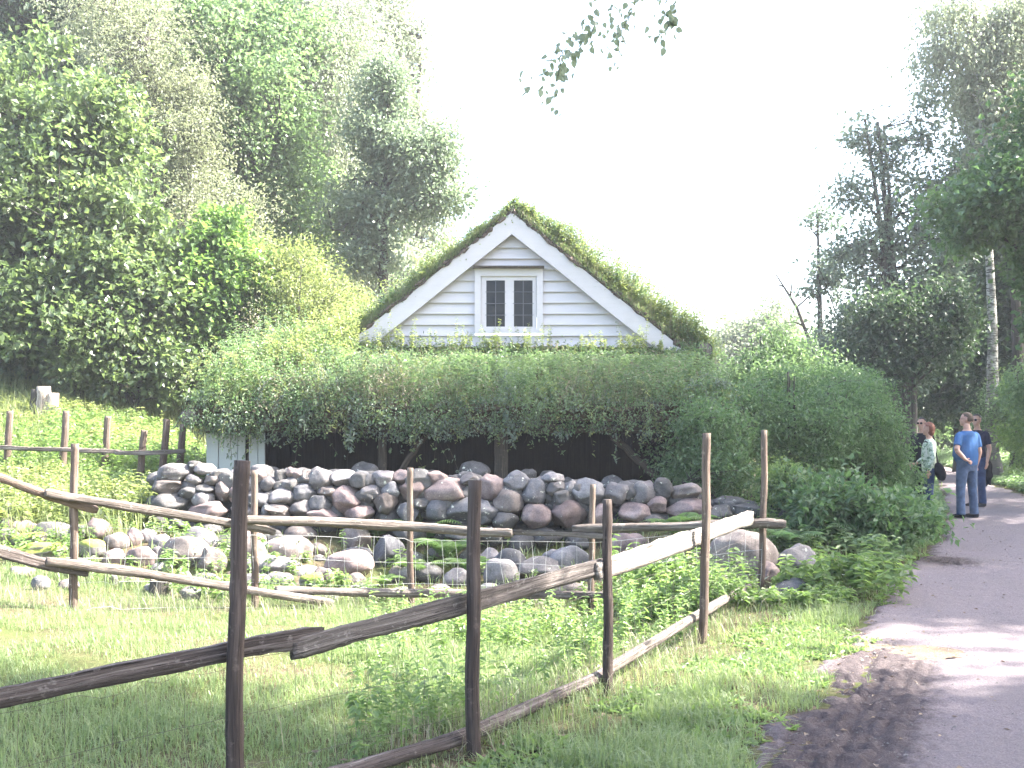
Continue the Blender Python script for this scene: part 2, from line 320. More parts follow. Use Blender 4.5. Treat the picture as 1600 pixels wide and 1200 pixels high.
# ground
def ground_mat():
    m, t, b = mat_base('soil'); g = t.nodes.new("ShaderNodeNewGeometry").outputs["Position"]
    n1 = noise(t, g, 1.1, 5, .6); n2 = noise(t, g, 28, 6, .7); n3 = noise(t, g, 6, 4)
    c = ramp(t, n2, [(.3, (.045, .033, .024)), (.55, (.11, .085, .055)), (.75, (.20, .165, .11))])
    c = mix(t, ramp(t, n1, [(.38, (0, 0, 0)), (.6, (.8,) * 3)]), c, mix(t, n3, (.05, .075, .022), (.10, .12, .04)))
    t.links.new(c, b.inputs["Base Color"]); b.inputs["Roughness"].default_value = .95; b.inputs["Specular IOR Level"].default_value = .1
    bump(t, b, n2, .8, .03); return m
def path_mat():
    m, t, b = mat_base('path_gravel'); g = t.nodes.new("ShaderNodeNewGeometry").outputs["Position"]
    n1 = noise(t, mapping(t, g, (1, .7, 1)), 1.3, 6, .65); n2 = noise(t, g, 90, 5, .75); n3 = noise(t, g, 16, 6, .7)
    a = attr(t); sp = t.nodes.new("ShaderNodeSeparateXYZ"); t.links.new(a, sp.inputs[0]); mud = sp.outputs[0]
    c = ramp(t, n2, [(.3, (.12, .098, .105)), (.5, (.215, .178, .19)), (.72, (.34, .29, .305))])
    c = mix(t, ramp(t, n1, [(.35, (0, 0, 0)), (.7, (.55,) * 3)]), c, mix(t, n3, (.145, .12, .12), (.25, .215, .21)))
    ad = t.nodes.new("ShaderNodeMath"); ad.operation = 'MULTIPLY_ADD'; t.links.new(n3, ad.inputs[0]); ad.inputs[1].default_value = .9; t.links.new(mud, ad.inputs[2])
    c = mix(t, ramp(t, ad.outputs[0], [(.62, (0, 0, 0)), (1.0, (.8,) * 3)]), c, mix(t, n2, (.025, .018, .018), (.11, .085, .085)))
    t.links.new(c, b.inputs["Base Color"]); b.inputs["Roughness"].default_value = .9; b.inputs["Specular IOR Level"].default_value = .2
    sm_ = t.nodes.new("ShaderNodeMath"); sm_.operation = 'MULTIPLY_ADD'; t.links.new(n3, sm_.inputs[0]); sm_.inputs[1].default_value = 2.0; t.links.new(n2, sm_.inputs[2])
    bump(t, b, sm_.outputs[0], .95, .02); return m
M['soil'] = ground_mat(); M['path'] = path_mat()
m, t, b = mat_base('muddy_water'); g = objco(t)
t.links.new(ramp(t, noise(t, g, 5, 3), [(.3, (.17, .13, .10)), (.7, (.23, .18, .14))]), b.inputs["Base Color"]); b.inputs["Roughness"].default_value = .12; M['water'] = m

# ------------------------------------------------------------------ ground, path, puddle
def grid(xs, ys, hf):
    X, Y = np.meshgrid(xs, ys); Z = hf(X, Y); nx, ny = len(xs), len(ys)
    i = (np.arange(ny - 1)[:, None] * nx + np.arange(nx - 1)[None]).ravel()
    return np.stack([X, Y, Z], -1).reshape(-1, 3), np.stack([i, i + 1, i + nx + 1, i + nx], -1)
xs = np.concatenate([-np.geomspace(400, 16, 24), np.arange(-15.5, 20, .14), np.geomspace(20.5, 400, 24)])
ys = np.concatenate([-np.geomspace(200, 6, 14), np.arange(-5, 2, .5), np.arange(2, 26, .14), np.geomspace(26.5, 700, 50)])
def Hc(x, y):
    return H(x, y) - .09 * sm(.32, .5, np.minimum(x - pathL(y), pathR(y) - x)) * (y < 45.5)
mb = MB(); v, q = grid(xs, ys, Hc); mb.add(v, [q]); tag(mb.build('ground', M['soil']), kind='structure')
rng = np.random.default_rng(5)
yy = np.concatenate([np.arange(.5, 4, .05), np.arange(4, 8.6, .022), np.arange(8.6, 14, .05), np.arange(14, 46, .2)]); uu = np.linspace(0, 1, 170)
YY, UU = np.meshgrid(yy, uu, indexing='ij')
eL = edgeL(YY)
eR = pathR(YY) + (vnoise(YY * 2.1, YY * 0, 13) - .5) * .35
XX = eL + (eR - eL) * UU
edge = np.minimum(UU, 1 - UU)
def mudf(x, y):
    c = np.interp(y, [3, 4.9, 6.5, 7.2, 9], [.6, 1.5, 2.2, 2.6, 3.3]); wd = np.interp(y, [4, 6.5, 8], [.34, .42, .2])
    a = np.exp(-((x - c) / wd) ** 2) * sm(3.0, 5.0, y) * (1 - sm(7.0, 7.6, y))
    a = np.maximum(a, .9 * np.exp(-((x - pathL(y) - .25) / .22) ** 2) * sm(5.2, 6.2, y) * (1 - sm(7.2, 8.2, y)))
    a = np.maximum(a, .8 * np.exp(-((x - 5.1) / .35) ** 2 - ((y - 12.3) / .5) ** 2)); return a
md = np.maximum(mudf(XX, YY), .55 * np.exp(-((XX - eL) / .16) ** 2))
c1 = np.interp(YY, [3, 4.9, 6.5, 7.2], [.45, 1.35, 2.1, 2.45])
wv = .03 * (vnoise(YY * 3, YY * 0, 81) - .5)
rut = sum(k_ * np.exp(-((XX - c1 - o - wv) / .026) ** 2) for o, k_ in ((-.16, .6), (-.05, .5), (.04, 1), (.15, .7), (.24, .5), (.33, 1), (.45, .5))) * sm(3.5, 4.6, YY) * (1 - sm(6.9, 7.4, YY))
crumb = (vnoise(XX * 14, YY * 14, 21) - .5) * .022 + (vnoise(XX * 32, YY * 32, 22) - .5) * .02
pud = np.exp(-(((XX - 2.86) / .34) ** 2 + ((YY - 7.4) / .30) ** 2) ** 1.5)
ZZ = H(XX, YY) + .034 * sm(0, .05, edge) - .016 + (vnoise(XX * 4, YY * 4, 23) - .5) * .012 + md * crumb * 1.9 - np.minimum(rut, 1.1) * .018 * (.4 + vnoise(XX * 9, YY * 5, 82)) - pud * .03 + .2 * crumb
v = np.stack([XX, YY, ZZ], -1).reshape(-1, 3); nu = len(uu)
i = (np.arange(len(yy) - 1)[:, None] * nu + np.arange(nu - 1)[None]).ravel()
mb = MB(); mb.add(v, [np.stack([i, i + 1, i + nu + 1, i + nu], -1)], np.stack([md, rut, pud], -1).reshape(-1, 3))
tag(mb.build('path', M['path']), kind='structure')
mb = MB(); th = np.linspace(0, 6.283, 60, endpoint=False); rr = 1 + .16 * np.sin(3 * th + 1) + .1 * np.sin(7 * th)
pc = np.array([2.86, 7.4, hz(2.86, 7.4) + .004]); ring = np.c_[np.cos(th) * .36 * rr, np.sin(th) * .27 * rr, 0 * th] + pc
mb.add(np.concatenate([ring, [pc]]), [[[k, (k + 1) % 60, 60] for k in range(60)]]); tag(mb.build('puddle_water', M['water'], org=pc, loc=pc), kind='structure')
mb = MB()                                       # pebbles on the path
n = 6500; py_ = 3.5 + 16 * rng.uniform(0, 1, n) ** 1.6; px_ = pathL(py_) + (pathR(py_) - pathL(py_)) * rng.beta(.8, 1.6, n)
for x, y in zip(px_, py_):
    s = rng.uniform(.002, .007) * (1 + .06 * y) * (2.0 if rng.random() < .03 else 1); o = np.array([[1, 0, 0], [0, 1, 0], [-1, 0, 0], [0, -1, 0], [0, 0, .7]]) * s * rng.uniform(.6, 1.2, (5, 1))
    mb.add(o + [x, y, hz(x, y) + .012], [[[0, 1, 4], [1, 2, 4], [2, 3, 4], [3, 0, 4]]])
tag(mb.build('pebbles', ST['g']), 'small grey pebbles scattered over the gravel path', 'pebbles', kind='stuff')

# ------------------------------------------------------------------ house
HG = 17.0; EAVE = 14.4; KS = .80; RZ = 5.02; XL, XR = -4.35, 3.0
gz = .42
house = empty('turf_roof_house', (0, HG, gz), 'low white boarded farmhouse with overgrown turf roof and small gable window', 'house')
ho = (0, HG, gz)
def hb(mb, name, mat, parent=house, smooth=False): return mb.build(name, mat, parent, smooth, ho)
def roofz(x): return RZ - KS * abs(x)
# clapboards on the gable
win = (W(742, 0, HG)[0], W(848, 0, HG)[0], W(0, 521, HG)[2], W(0, 421, HG)[2])
mb = MB(); z = 2.87; bh = .178; k = 0
while z < RZ - .15:
    z1 = z + bh
    for (a, b_) in (((-9, win[0]), (win[1], 9)) if (z1 > win[2] + .02 and z < win[3] - .02) else ((-9, 9),)):
        def cl(zz): return (RZ - .10 - zz) / KS
        lo0, lo1 = max(a, -cl(z)), min(b_, cl(z)); hi0, hi1 = max(a, -cl(z1)), min(b_, cl(z1))
        if hi1 <= hi0: hi0 = hi1 = (lo0 + lo1) / 2
        yb = HG - .066; yt = HG - .022; j = rng.uniform(-.004, .004)
        v = [[lo0, yb + j, z], [lo1, yb + j, z], [hi1, yt, z1 + .012], [hi0, yt, z1 + .012], [lo0, HG, z], [lo1, HG, z], [hi1, HG, z1 + .012], [hi0, HG, z1 + .012]]
        mb.add(v, [[[0, 1, 2, 3], [4, 7, 6, 5], [0, 4, 5, 1], [0, 3, 7, 4], [1, 5, 6, 2], [3, 2, 6, 7]]])
    z = z1; k += 1
hb(mb, 'clapboard_siding', M['white'])
mb = MB(); box(mb, (-.0, HG + .03, 2.82), (5.5, .05, .10)); hb(mb, 'sill_board', M['oldwood'])
# rake boards
for sx, x1, lab in ((-1, -4.2, None), (1, 2.98, None)):
    mb = MB(); x1 = abs(x1); wv = .27 / math.cos(math.atan(KS)); nseg = 12
    xsn = np.linspace(0, x1, nseg + 1); wob = (vnoise(xsn * 1.3, xsn * 0 + sx, 5) - .5) * .02
    top = np.c_[xsn * sx, roofz(xsn) + wob]; bot = np.c_[xsn * sx, roofz(xsn) - wv + wob]; bot[-1, 0] -= sx * .16; bot[-1, 1] += 0.128
    y0, y1 = HG - .175, HG - .125
    v = np.concatenate([np.c_[top[:, 0], 0 * xsn + y0, top[:, 1]], np.c_[bot[:, 0], 0 * xsn + y0, bot[:, 1]], np.c_[top[:, 0], 0 * xsn + y1, top[:, 1]], np.c_[bot[:, 0], 0 * xsn + y1, bot[:, 1]]])
    N = nseg + 1; q = []
    for j in range(nseg): q += [[j, j + 1, N + j + 1, N + j], [2 * N + j, 3 * N + j, 3 * N + j + 1, 2 * N + j + 1], [j, 2 * N + j, 2 * N + j + 1, j + 1], [N + j, N + j + 1, 3 * N + j + 1, 3 * N + j]]
    q += [[nseg, 2 * N + nseg, 3 * N + nseg, N + nseg]]
    mb.add(v, [q]); hb(mb, 'rake_board', M['trim'])
    mb = MB()                                   # bark and boards showing between rake board and turf
    p = np.array([[sx * xx, HG - .13 + .02 * rng.normal(), roofz(xx) + .02 + .012 * rng.normal()] for xx in np.linspace(0, x1, 60)])
    tube(mb, p, np.abs(rng.normal(.030, .014, 60)) + .010, 7, rng=rng, rough=.2)
    for _ in range(60):
        xx = rng.uniform(0, x1); c = np.array([sx * xx, HG - .16 + rng.uniform(-.03, .05), roofz(xx) + rng.uniform(.0, .08)]); d = np.array([sx, 0, -KS * sx * sx]) * rng.uniform(.05, .16)
        tube(mb, [c - d, c + rng.normal(0, .012, 3), c + d], [.008, rng.uniform(.015, .04), .008], 5)
    hb(mb, 'bark_edge', M['birchrind'])
# window
wx0, wx1, wz0, wz1 = win; wi = empty('window', (0, HG, wz0), None, None); wi.parent = house; wi.location = (0, 0, 0)
def wpart(mb, name, mat, par): return mb.build(name, mat, par, False, ho)
mb = MB(); yf = HG - .075; tk = .05
box(mb, (wx0 + .05, yf, (wz0 + wz1) / 2), (.10, tk, wz1 - wz0)); box(mb, (wx1 - .05, yf, (wz0 + wz1) / 2), (.10, tk, wz1 - wz0))
box(mb, ((wx0 + wx1) / 2, yf - .002, wz1 - .06), (wx1 - wx0 - .2, tk, .12)); box(mb, ((wx0 + wx1) / 2, yf - .004, wz0 + .035), (wx1 - wx0 - .2, tk, .07))
wpart(mb, 'window_frame', M['trim'], wi)
mb = MB(); box(mb, ((wx0 + wx1) / 2, HG - .12, wz1 + .018), (wx1 - wx0 + .04, .15, .03)); wpart(mb, 'drip_ledge', M['oldwood'], wi)
for (a, b_) in ((752, 797), (798, 838)):
    x0, x1 = W(a, 0, HG)[0], W(b_, 0, HG)[0]; z0, z1 = wz0 + .07, wz1 - .12
    if a == 798: x0 = W(797, 0, HG)[0]
    mb = MB(); yc = HG - .055; fw = .055 if a == 752 else .05
    ga, gb = (W(760, 0, HG)[0], W(789, 0, HG)[0]) if a == 752 else (W(803, 0, HG)[0], W(832, 0, HG)[0])
    gz0, gz1 = W(0, 511, HG)[2], W(0, 439, HG)[2]
    box(mb, ((x0 + ga) / 2, yc, (z0 + z1) / 2), (ga - x0, .03, z1 - z0)); box(mb, ((x1 + gb) / 2, yc, (z0 + z1) / 2), (x1 - gb, .03, z1 - z0))
    box(mb, ((ga + gb) / 2, yc, (gz1 + z1) / 2), (gb - ga, .03, z1 - gz1)); box(mb, ((ga + gb) / 2, yc, (gz0 + z0) / 2), (gb - ga, .03, gz0 - z0))
    wpart(mb, 'casement', M['trim'], wi)
    mb = MB(); box(mb, ((ga + gb) / 2, HG - .045, (gz0 + gz1) / 2), (gb - ga, .006, gz1 - gz0)); wpart(mb, 'pane', M['glass'], wi)
    mb = MB(); box(mb, ((ga + gb) / 2, HG - .055, (gz0 + gz1) / 2), (.012, .012, gz1 - gz0))
    for k in range(1, 4): box(mb, ((ga + gb) / 2, HG - .066, gz0 + (gz1 - gz0) * k / 4), (gb - ga + .04, .008, .009))
    wpart(mb, 'glazing_bar', M['lead'], wi)
# walls (dark interior shell)
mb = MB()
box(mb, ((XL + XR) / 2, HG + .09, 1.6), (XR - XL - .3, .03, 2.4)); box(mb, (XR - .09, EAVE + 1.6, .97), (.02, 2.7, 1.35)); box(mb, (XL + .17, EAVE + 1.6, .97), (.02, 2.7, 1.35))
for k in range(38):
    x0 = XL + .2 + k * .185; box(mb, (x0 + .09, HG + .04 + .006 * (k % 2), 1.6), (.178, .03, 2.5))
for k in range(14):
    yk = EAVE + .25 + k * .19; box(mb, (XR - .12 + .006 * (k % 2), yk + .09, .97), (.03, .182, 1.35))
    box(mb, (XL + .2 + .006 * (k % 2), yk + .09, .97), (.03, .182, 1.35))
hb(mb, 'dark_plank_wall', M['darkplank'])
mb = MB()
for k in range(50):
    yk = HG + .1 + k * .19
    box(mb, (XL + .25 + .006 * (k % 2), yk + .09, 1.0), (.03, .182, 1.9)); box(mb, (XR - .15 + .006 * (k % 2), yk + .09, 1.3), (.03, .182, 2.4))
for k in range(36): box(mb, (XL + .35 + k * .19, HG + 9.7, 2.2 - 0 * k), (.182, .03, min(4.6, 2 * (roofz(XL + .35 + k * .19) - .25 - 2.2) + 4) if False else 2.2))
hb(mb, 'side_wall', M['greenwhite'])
mb = MB(); box(mb, (-.67, (EAVE + HG) / 2 + .1, .44), (7.0, 2.6, .06)); hb(mb, 'earth_floor', M['turf'])
# front planks at left end
mb = MB(); FY = EAVE + .2; xa = W(323, 0, FY)[0]
for k, (wd, gap) in enumerate(((.16, .006), (.26, .012), (.10, .05), (.12, .012), (.09, .01))):
    topz = W(0, 672, FY)[2] + (0 if k == 0 else -.03 * (k % 2)); box(mb, (xa + wd / 2, FY + .012 * (k % 2), (topz + .3) / 2), (wd, .03, topz - .3)); xa += wd + gap
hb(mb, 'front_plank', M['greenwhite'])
# posts, braces, beams of the open front
def beam(a, b, w_, d_, name, mat):
    a = np.array(a, float); b = np.array(b, float); n_ = 12; t_ = np.linspace(0, 1, n_)[:, None]
    mb = MB(); pr = np.array([1, 1.25, 1, 1.25, 1, 1.25, 1, 1.25]) ; pr = np.array([1.0, 1.3, 1.0, 1.3, 1.0, 1.3, 1.0, 1.3])
    tube(mb, a + (b - a) * t_ + rng.normal(0, .006, (n_, 3)), np.tile([w_ / 2, d_ / 2], (n_, 1)), 8, pr, rng=rng, rough=.02); hb(mb, name, mat, smooth=True)
for px_, wd in ((783, .19), (597, .12), (392, .10), (1056, .14)):
    x = W(px_, 0, FY + .1)[0]; beam((x, FY + .1, .35), (x, FY + .1, 1.62), wd, wd, 'timber_post', M['oldwood'])
beam(W(622, 742, FY + .12), W(668, 676, FY + .12), .08, .08, 'brace', M['oldwood'])
beam(W(1032, 752, FY + .12), W(958, 682, FY + .12), .10, .10, 'brace', M['oldwood'])
beam((XL + .1, FY + .02, 1.56), (XR - .05, FY + .02, 1.56), .12, .13, 'eave_beam', M['oldwood'])
for k in range(9): beam((XL + .3 + k * .82, EAVE - .02, 1.60), (XL + .3 + k * .82, HG - .02, 2.58), .08, .08, 'rafter', M['oldwood'])
# roof boards + turf
def slab(mb, P00, P10, P01, P11, thick, nu, nv, seed, amp=.06):
    """top surface of a quad with thickness; u from P00->P10, v from P00->P01"""
    u = np.linspace(0, 1, nu); v_ = np.linspace(0, 1, nv); U, V = np.meshgrid(u, v_)
    P = (np.array(P00) * ((1 - U) * (1 - V))[..., None] + np.array(P10) * (U * (1 - V))[..., None] + np.array(P01) * ((1 - U) * V)[..., None] + np.array(P11) * (U * V)[..., None])
    N = unit(np.cross(np.array(P10, float) - P00, np.array(P01, float) - P00)); N = N * np.sign(N[2])
    lump = (vnoise(P[..., 0] * 2.2 + seed, P[..., 1] * 2.2 + P[..., 2], seed) - .5) * amp * 2 + (vnoise(P[..., 0] * 7 + seed, P[..., 1] * 7 + P[..., 2] * 3, seed + 1) - .5) * amp
    T = P + N * (thick + lump)[..., None]
    b0 = MB(); n = nu * nv; i = (np.arange(nv - 1)[:, None] * nu + np.arange(nu - 1)[None]).ravel()
    q = np.stack([i, i + 1, i + nu + 1, i + nu], -1); qb = q[:, ::-1] + n
    per = list(range(nu)) + [k * nu + nu - 1 for k in range(1, nv)] + [(nv - 1) * nu + k for k in range(nu - 2, -1, -1)] + [k * nu for k in range(nv - 2, 0, -1)]
    side = [[per[k], per[(k + 1) % len(per)], per[(k + 1) % len(per)] + n, per[k] + n] for k in range(len(per))]
    mb.add(np.concatenate([T.reshape(-1, 3), P.reshape(-1, 3)]), [q, qb, side]); return T, N
YB = HG + 9.8; Y0 = HG - .12
mb = MB(); RT = -.08
TL, NL = slab(mb, (.14, Y0, RZ + RT - .04), (XL, Y0, roofz(XL) + RT), (.14, YB, RZ + RT - .04), (XL, YB, roofz(XL) + RT), .15, 60, 90, 3, .045)
TR, NR = slab(mb, (-.1, Y0, RZ + RT - .01), (XR + .1, Y0, roofz(XR + .1) + RT), (-.1, YB, RZ + RT - .01), (XR + .1, YB, roofz(XR + .1) + RT), .17, 44, 90, 5, .05)
TF, NF = slab(mb, (XL, EAVE - .05, 1.66), (XR, EAVE - .05, 1.66), (XL, HG - .06, 2.64), (XR, HG - .06, 2.64), .18, 90, 40, 7)
hb(mb, 'turf_layer', M['turf'], smooth=True)
def on(T, n, rng, ymax=None, bias=None):
    nv, nu = T.shape[:2]; a = rng.uniform(0, nv - 1.001, n); b_ = rng.uniform(0, nu - 1.001, n)
    if bias: a = (nv - 1.001) * rng.uniform(0, 1, n) ** bias
    ia = a.astype(int); ib = b_.astype(int); fa = (a - ia)[:, None]; fb = (b_ - ib)[:, None]
    return (T[ia, ib] * (1 - fa) * (1 - fb) + T[ia + 1, ib] * fa * (1 - fb) + T[ia, ib + 1] * (1 - fa) * fb + T[ia + 1, ib + 1] * fa * fb)
# logs at the eaves
for (x, z_, r) in ((XR + .07, 2.80, .125), (XL - .05, 1.72, .12)):
    lg = MB(); p = np.array([[x + .01 * math.sin(k), HG - .30 + k * .5, z_] for k in range(20)]) if x > 0 else np.array([[x + .01 * math.sin(k), EAVE - .12 + k * .5, z_] for k in range(24)])
    tube(lg, p, r, 14, rng=rng, rough=.03); o = hb(lg, 'turf_log', M['bark'], smooth=True)
    cp = MB(); th = np.linspace(0, 6.283, 14, endpoint=False); y_ = p[0][1] - .004
    cp.add(np.concatenate([np.c_[x + np.cos(th) * r * .86, 0 * th + y_, z_ + np.sin(th) * r * .86], [[x, y_ - .003, z_]]]), [[[k, (k + 1) % 14, 14] for k in range(14)]])
    cp.build('log_end', plain('log_end_wood', (.16, .14, .125), .85, .2, .3, 30), o, False, ho)
lg = MB(); tube(lg, [[XR - .02, HG - .1, 2.60], [XR + .02, HG - .9, 2.2], [XR - .0, HG - 1.8, 1.85], [XR, EAVE - .1, 1.74]], [.06, .07, .07, .06], 8, rng=rng, rough=.1)
hb(lg, 'verge_pole', M['birchbark'], smooth=True)
# roof plants
rng = np.random.default_rng(11)
def out(P, N, a, b, rng): return P + N * rng.uniform(a, b, (len(P), 1))
g = MB(); d = MB(); l = MB(); y2 = MB()
for T, N, ng, nl in ((TL, NL, 14000, 9000), (TR, NR, 14000, 10000)):
    P = on(T, ng, rng, bias=1.6); blades(g, P, rng.uniform(.06, .26, ng), rng.uniform(.004, .008, ng), rng, .7)
    P = on(T, ng // 3, rng, bias=2.2); blades(d, P, rng.uniform(.08, .36, ng // 3), rng.uniform(.003, .006, ng // 3), rng, .6)
    P = on(T, 1500, rng, bias=1.7); P = P[vnoise(P[:, 0] * 1.3 + 9, P[:, 1] * 1.3 + P[:, 2], 31) > .42]
    weed_plants(l, P, rng.uniform(.1, .38, len(P)), rng, .05, 7)
    for (T2, lo, hi) in ((T, .02, .16),):
        P = on(T2, nl, rng, bias=1.6); P = out(P, N, lo, hi, rng); keep = vnoise(P[:, 0] * 1.6, P[:, 1] * 1.6 + P[:, 2] * 2, 33) > .4; P = P[keep]
        leaves(y2, P, rdir(rng, len(P), 0), rdir(rng, len(P), -1), rng.uniform(.03, .06, len(P)), rng.uniform(.02, .035, len(P)))
for T, N, lo, hi, nn_ in ((TR, NR, .05, .85, 640), (TL, NL, .05, .55, 460)):
    P = on(T, nn_, rng, bias=3.0); hh = (.12 + hi * vnoise(P[:, 0] * 1.4 + 2, P[:, 1] * 2, 37)) * rng.uniform(.5, 1.2, nn_) * np.clip(.25 + np.abs(P[:, 0]) * .6, 0, 1); weed_plants(y2, P, hh, rng, .05, 10, lean=.3)
    P = on(T, nn_, rng, bias=3.0); blades(d, P, rng.uniform(.15, .55, nn_), np.full(nn_, .004), rng, .35)
    P = on(T, nn_ * 26, rng, bias=3.0); hh = (.08 + hi * .9 * vnoise(P[:, 0] * 1.2 + 7, P[:, 1] * 2, 38)) * np.clip(.25 + np.abs(P[:, 0]) * .6, 0, 1); P = P + N * (rng.uniform(0, 1, len(P)) * hh)[:, None]; A = rng.uniform(size=len(P)) < .5; leaves(l, P[A], rdir(rng, A.sum()), rdir(rng, A.sum(), -1), rng.uniform(.025, .05, A.sum()), .022); P = P[~A]; leaves(y2, P, rdir(rng, len(P)), rdir(rng, len(P), -1), rng.uniform(.025, .055, len(P)), rng.uniform(.015, .03, len(P)))
for sx, x1 in ((-1, 2.5), (1, 2.9)):                 # grass hanging over the roof edge beside the rake boards
    for m2, nn_, hh_ in ((d, 900, .10), (g, 1500, .12), (l, 500, 0)):
        xx = rng.uniform(.1, x1, nn_); P = np.c_[sx * xx, HG - .17 - rng.uniform(0, .04, nn_), roofz(0) - KS * xx + rng.uniform(.02, .12, nn_)]
        if hh_: blades(m2, P, rng.uniform(.4, 1, nn_) * hh_, np.full(nn_, .005), rng, 1.1)
        else: leaves(m2, P, rdir(rng, nn_, .3), rdir(rng, nn_), rng.uniform(.02, .045, nn_), rng.uniform(.012, .025, nn_))
# front pent roof, deep growth hanging over the eave
nF = 8000; P = on(TF, nF, rng) + NF * rng.uniform(0, .12, (nF, 1)); P[:, :] += rng.normal(0, .02, (nF, 3))
leaves(l, P, rdir(rng, nF, .2), rdir(rng, nF, -1.2), rng.uniform(.03, .06, nF), rng.uniform(.018, .034, nF))
dk = MB(); bg_ = MB()
def clumps(n_, src, hlo, hhi, sg, per, mats, wts, lsz=(.028, .060), dr=.3):
    C = src(n_); x = C[:, 0]; big = vnoise(x * .9 + 3, C[:, 1] * 1.2, 41)
    for c, b_ in zip(C, big):
        m_ = mats[rng.choice(len(mats), p=wts)]; hh = (hlo + (hhi - hlo) * b_ * rng.uniform(.3, 1.2)) * (1 - .93 * float(sm(EAVE + .5, HG - .6, c[1]) * sm(-3.0, -2.4, c[0]))) * (1 - .6 * float(sm(1.5, 2.7, c[0])))
        n = int(per * rng.uniform(.6, 1.4)); s1 = sg * rng.uniform(.7, 1.5); q = c + NF_ * hh * rng.uniform(.2, 1, (n, 1)) + rng.normal(0, 1, (n, 3)) * [s1 * 1.2, s1 * .9, s1 * .75]
        leaves(m_, q, unit(q - c) * .6 + rdir(rng, n, dr), rdir(rng, n, -1), rng.uniform(*lsz, n), rng.uniform(.014, .03, n))
NF_ = NF if NF.ndim == 1 else NF.reshape(-1, 3)[0]
clumps(330, lambda n_: on(TF, n_, rng), .0, .85, .085, 70, (l, dk, bg_, y2, d), (.30, .32, .16, .12, .10), (.035, .08))
clumps(90, lambda n_: on(TF, n_, rng, bias=None), .1, .95, .05, 40, (l, y2, d), (.4, .4, .2))
clumps(120, lambda n_: np.c_[rng.uniform(XL, XR, n_), EAVE - rng.uniform(.02, .22, n_), rng.uniform(1.56, 1.95, n_)], 0, .12, .085, 70, (l, dk, bg_), (.3, .35, .35), dr=.7)
clumps(26, lambda n_: np.c_[rng.uniform(XL, XR, n_), EAVE - rng.uniform(.08, .25, n_), rng.uniform(1.42, 1.6, n_)], 0, .05, .06, 45, (bg_, dk), (.6, .4), dr=.9)
P = on(TF, 1300, rng); weed_plants(l, P, rng.uniform(.2, .65, len(P)) * (1 - .85 * sm(EAVE + .4, HG - .5, P[:, 1]) * sm(-3, -2, P[:, 0])), rng, .05, 10, lean=.4)
P = on(TF, 5000, rng); blades(g, P, rng.uniform(.12, .45, 5000) * (1 - .7 * sm(EAVE + .5, HG - .5, P[:, 1])), rng.uniform(.003, .006, 5000), rng, .8)
P = on(TF, 9000, rng); P = P[vnoise(P[:, 0] * .8 + 5, P[:, 1] * 1.5, 44) > .52]; blades(d, P + NF_ * .05, rng.uniform(.15, .55, len(P)) * (1 - .75 * sm(EAVE + .5, HG - .5, P[:, 1])), rng.uniform(.002, .005, len(P)), rng, .8)
x_ = np.r_[-2.35, -2.2, -1.95, -1.8, -1.62, -1.5, -1.15]; weed_plants(y2, np.c_[x_, x_ * 0 + HG - .45, x_ * 0 + 2.7], np.array([.45, .6, .75, .5, .62, .4, .3]), rng, .045, 14, lean=.15)
n_ = 150; x_ = rng.uniform(-3.2, 2.4, n_); P = np.c_[x_, rng.uniform(HG - .6, HG - .2, n_), np.full(n_, 2.76)]; weed_plants(y2, P, rng.uniform(.08, .36, n_) + .5 * np.exp(-rng.exponential(1.6, n_) * 2) * vnoise(x_ * 2.2, x_ * 0, 91), rng, .038, 12, lean=.16)
for T, nn_, hi, fr in ((TR, 420, 1.0, .35), (TL, 200, .50, .3)):      # bushy growth on both slopes
    C = on(T, nn_, rng, bias=3.2); C[:, 1] += .12
    for c in C:
        k_ = min(1, .12 + abs(c[0]) * .55); hh = hi * k_ * (.35 + .65 * vnoise(c[0] * 1.9 + 4, c[1] * 1.1, 95)) * rng.uniform(.4, 1.15); m_ = (l, y2, y2, bg_)[rng.integers(4)]; n = 95; q = c + [0, 0, .03] + rng.normal(0, 1, (n, 3)) * [.11, .11, .06]; q[:, 2] += rng.uniform(0, 1, n) ** .8 * hh
        leaves(m_, q, rdir(rng, n, -.2), rdir(rng, n), rng.uniform(.025, .06, n), rng.uniform(.012, .028, n))
        blades(d, c + rng.normal(0, .08, (8, 3)) * [1, 1, 0], rng.uniform(.2, 1.2, 8) * (hh + .12), np.full(8, .004), rng, .3)
for sx, xa_, xb_, n_, hm in ((1, .7, 3.1, 190, .62), (-1, .6, 3.6, 150, .42)):    # shaggy fringe of long stems along the roof edges
    xx = rng.uniform(xa_, xb_, n_); P = np.c_[sx * xx, HG - .10 + rng.exponential(.35, n_), roofz(0) - KS * xx + .05]; hh = hm * rng.uniform(.25, 1, n_) * np.clip(xx * .55, .3, 1) * (.4 + vnoise(xx * 2.5, xx * 0 + sx, 97)); weed_plants((y2, l)[sx > 0], P, hh, rng, .045, 10, lean=.5)
    xx = rng.uniform(.2, xb_, n_ * 5); P = np.c_[sx * xx, HG - .12 + rng.exponential(.3, n_ * 5), roofz(0) - KS * xx + .05]; blades((d, g)[sx < 0], P, hm * rng.uniform(.25, 1.1, n_ * 5) * np.clip(.25 + xx * .4, 0, 1), np.full(n_ * 5, .004), rng, .7)
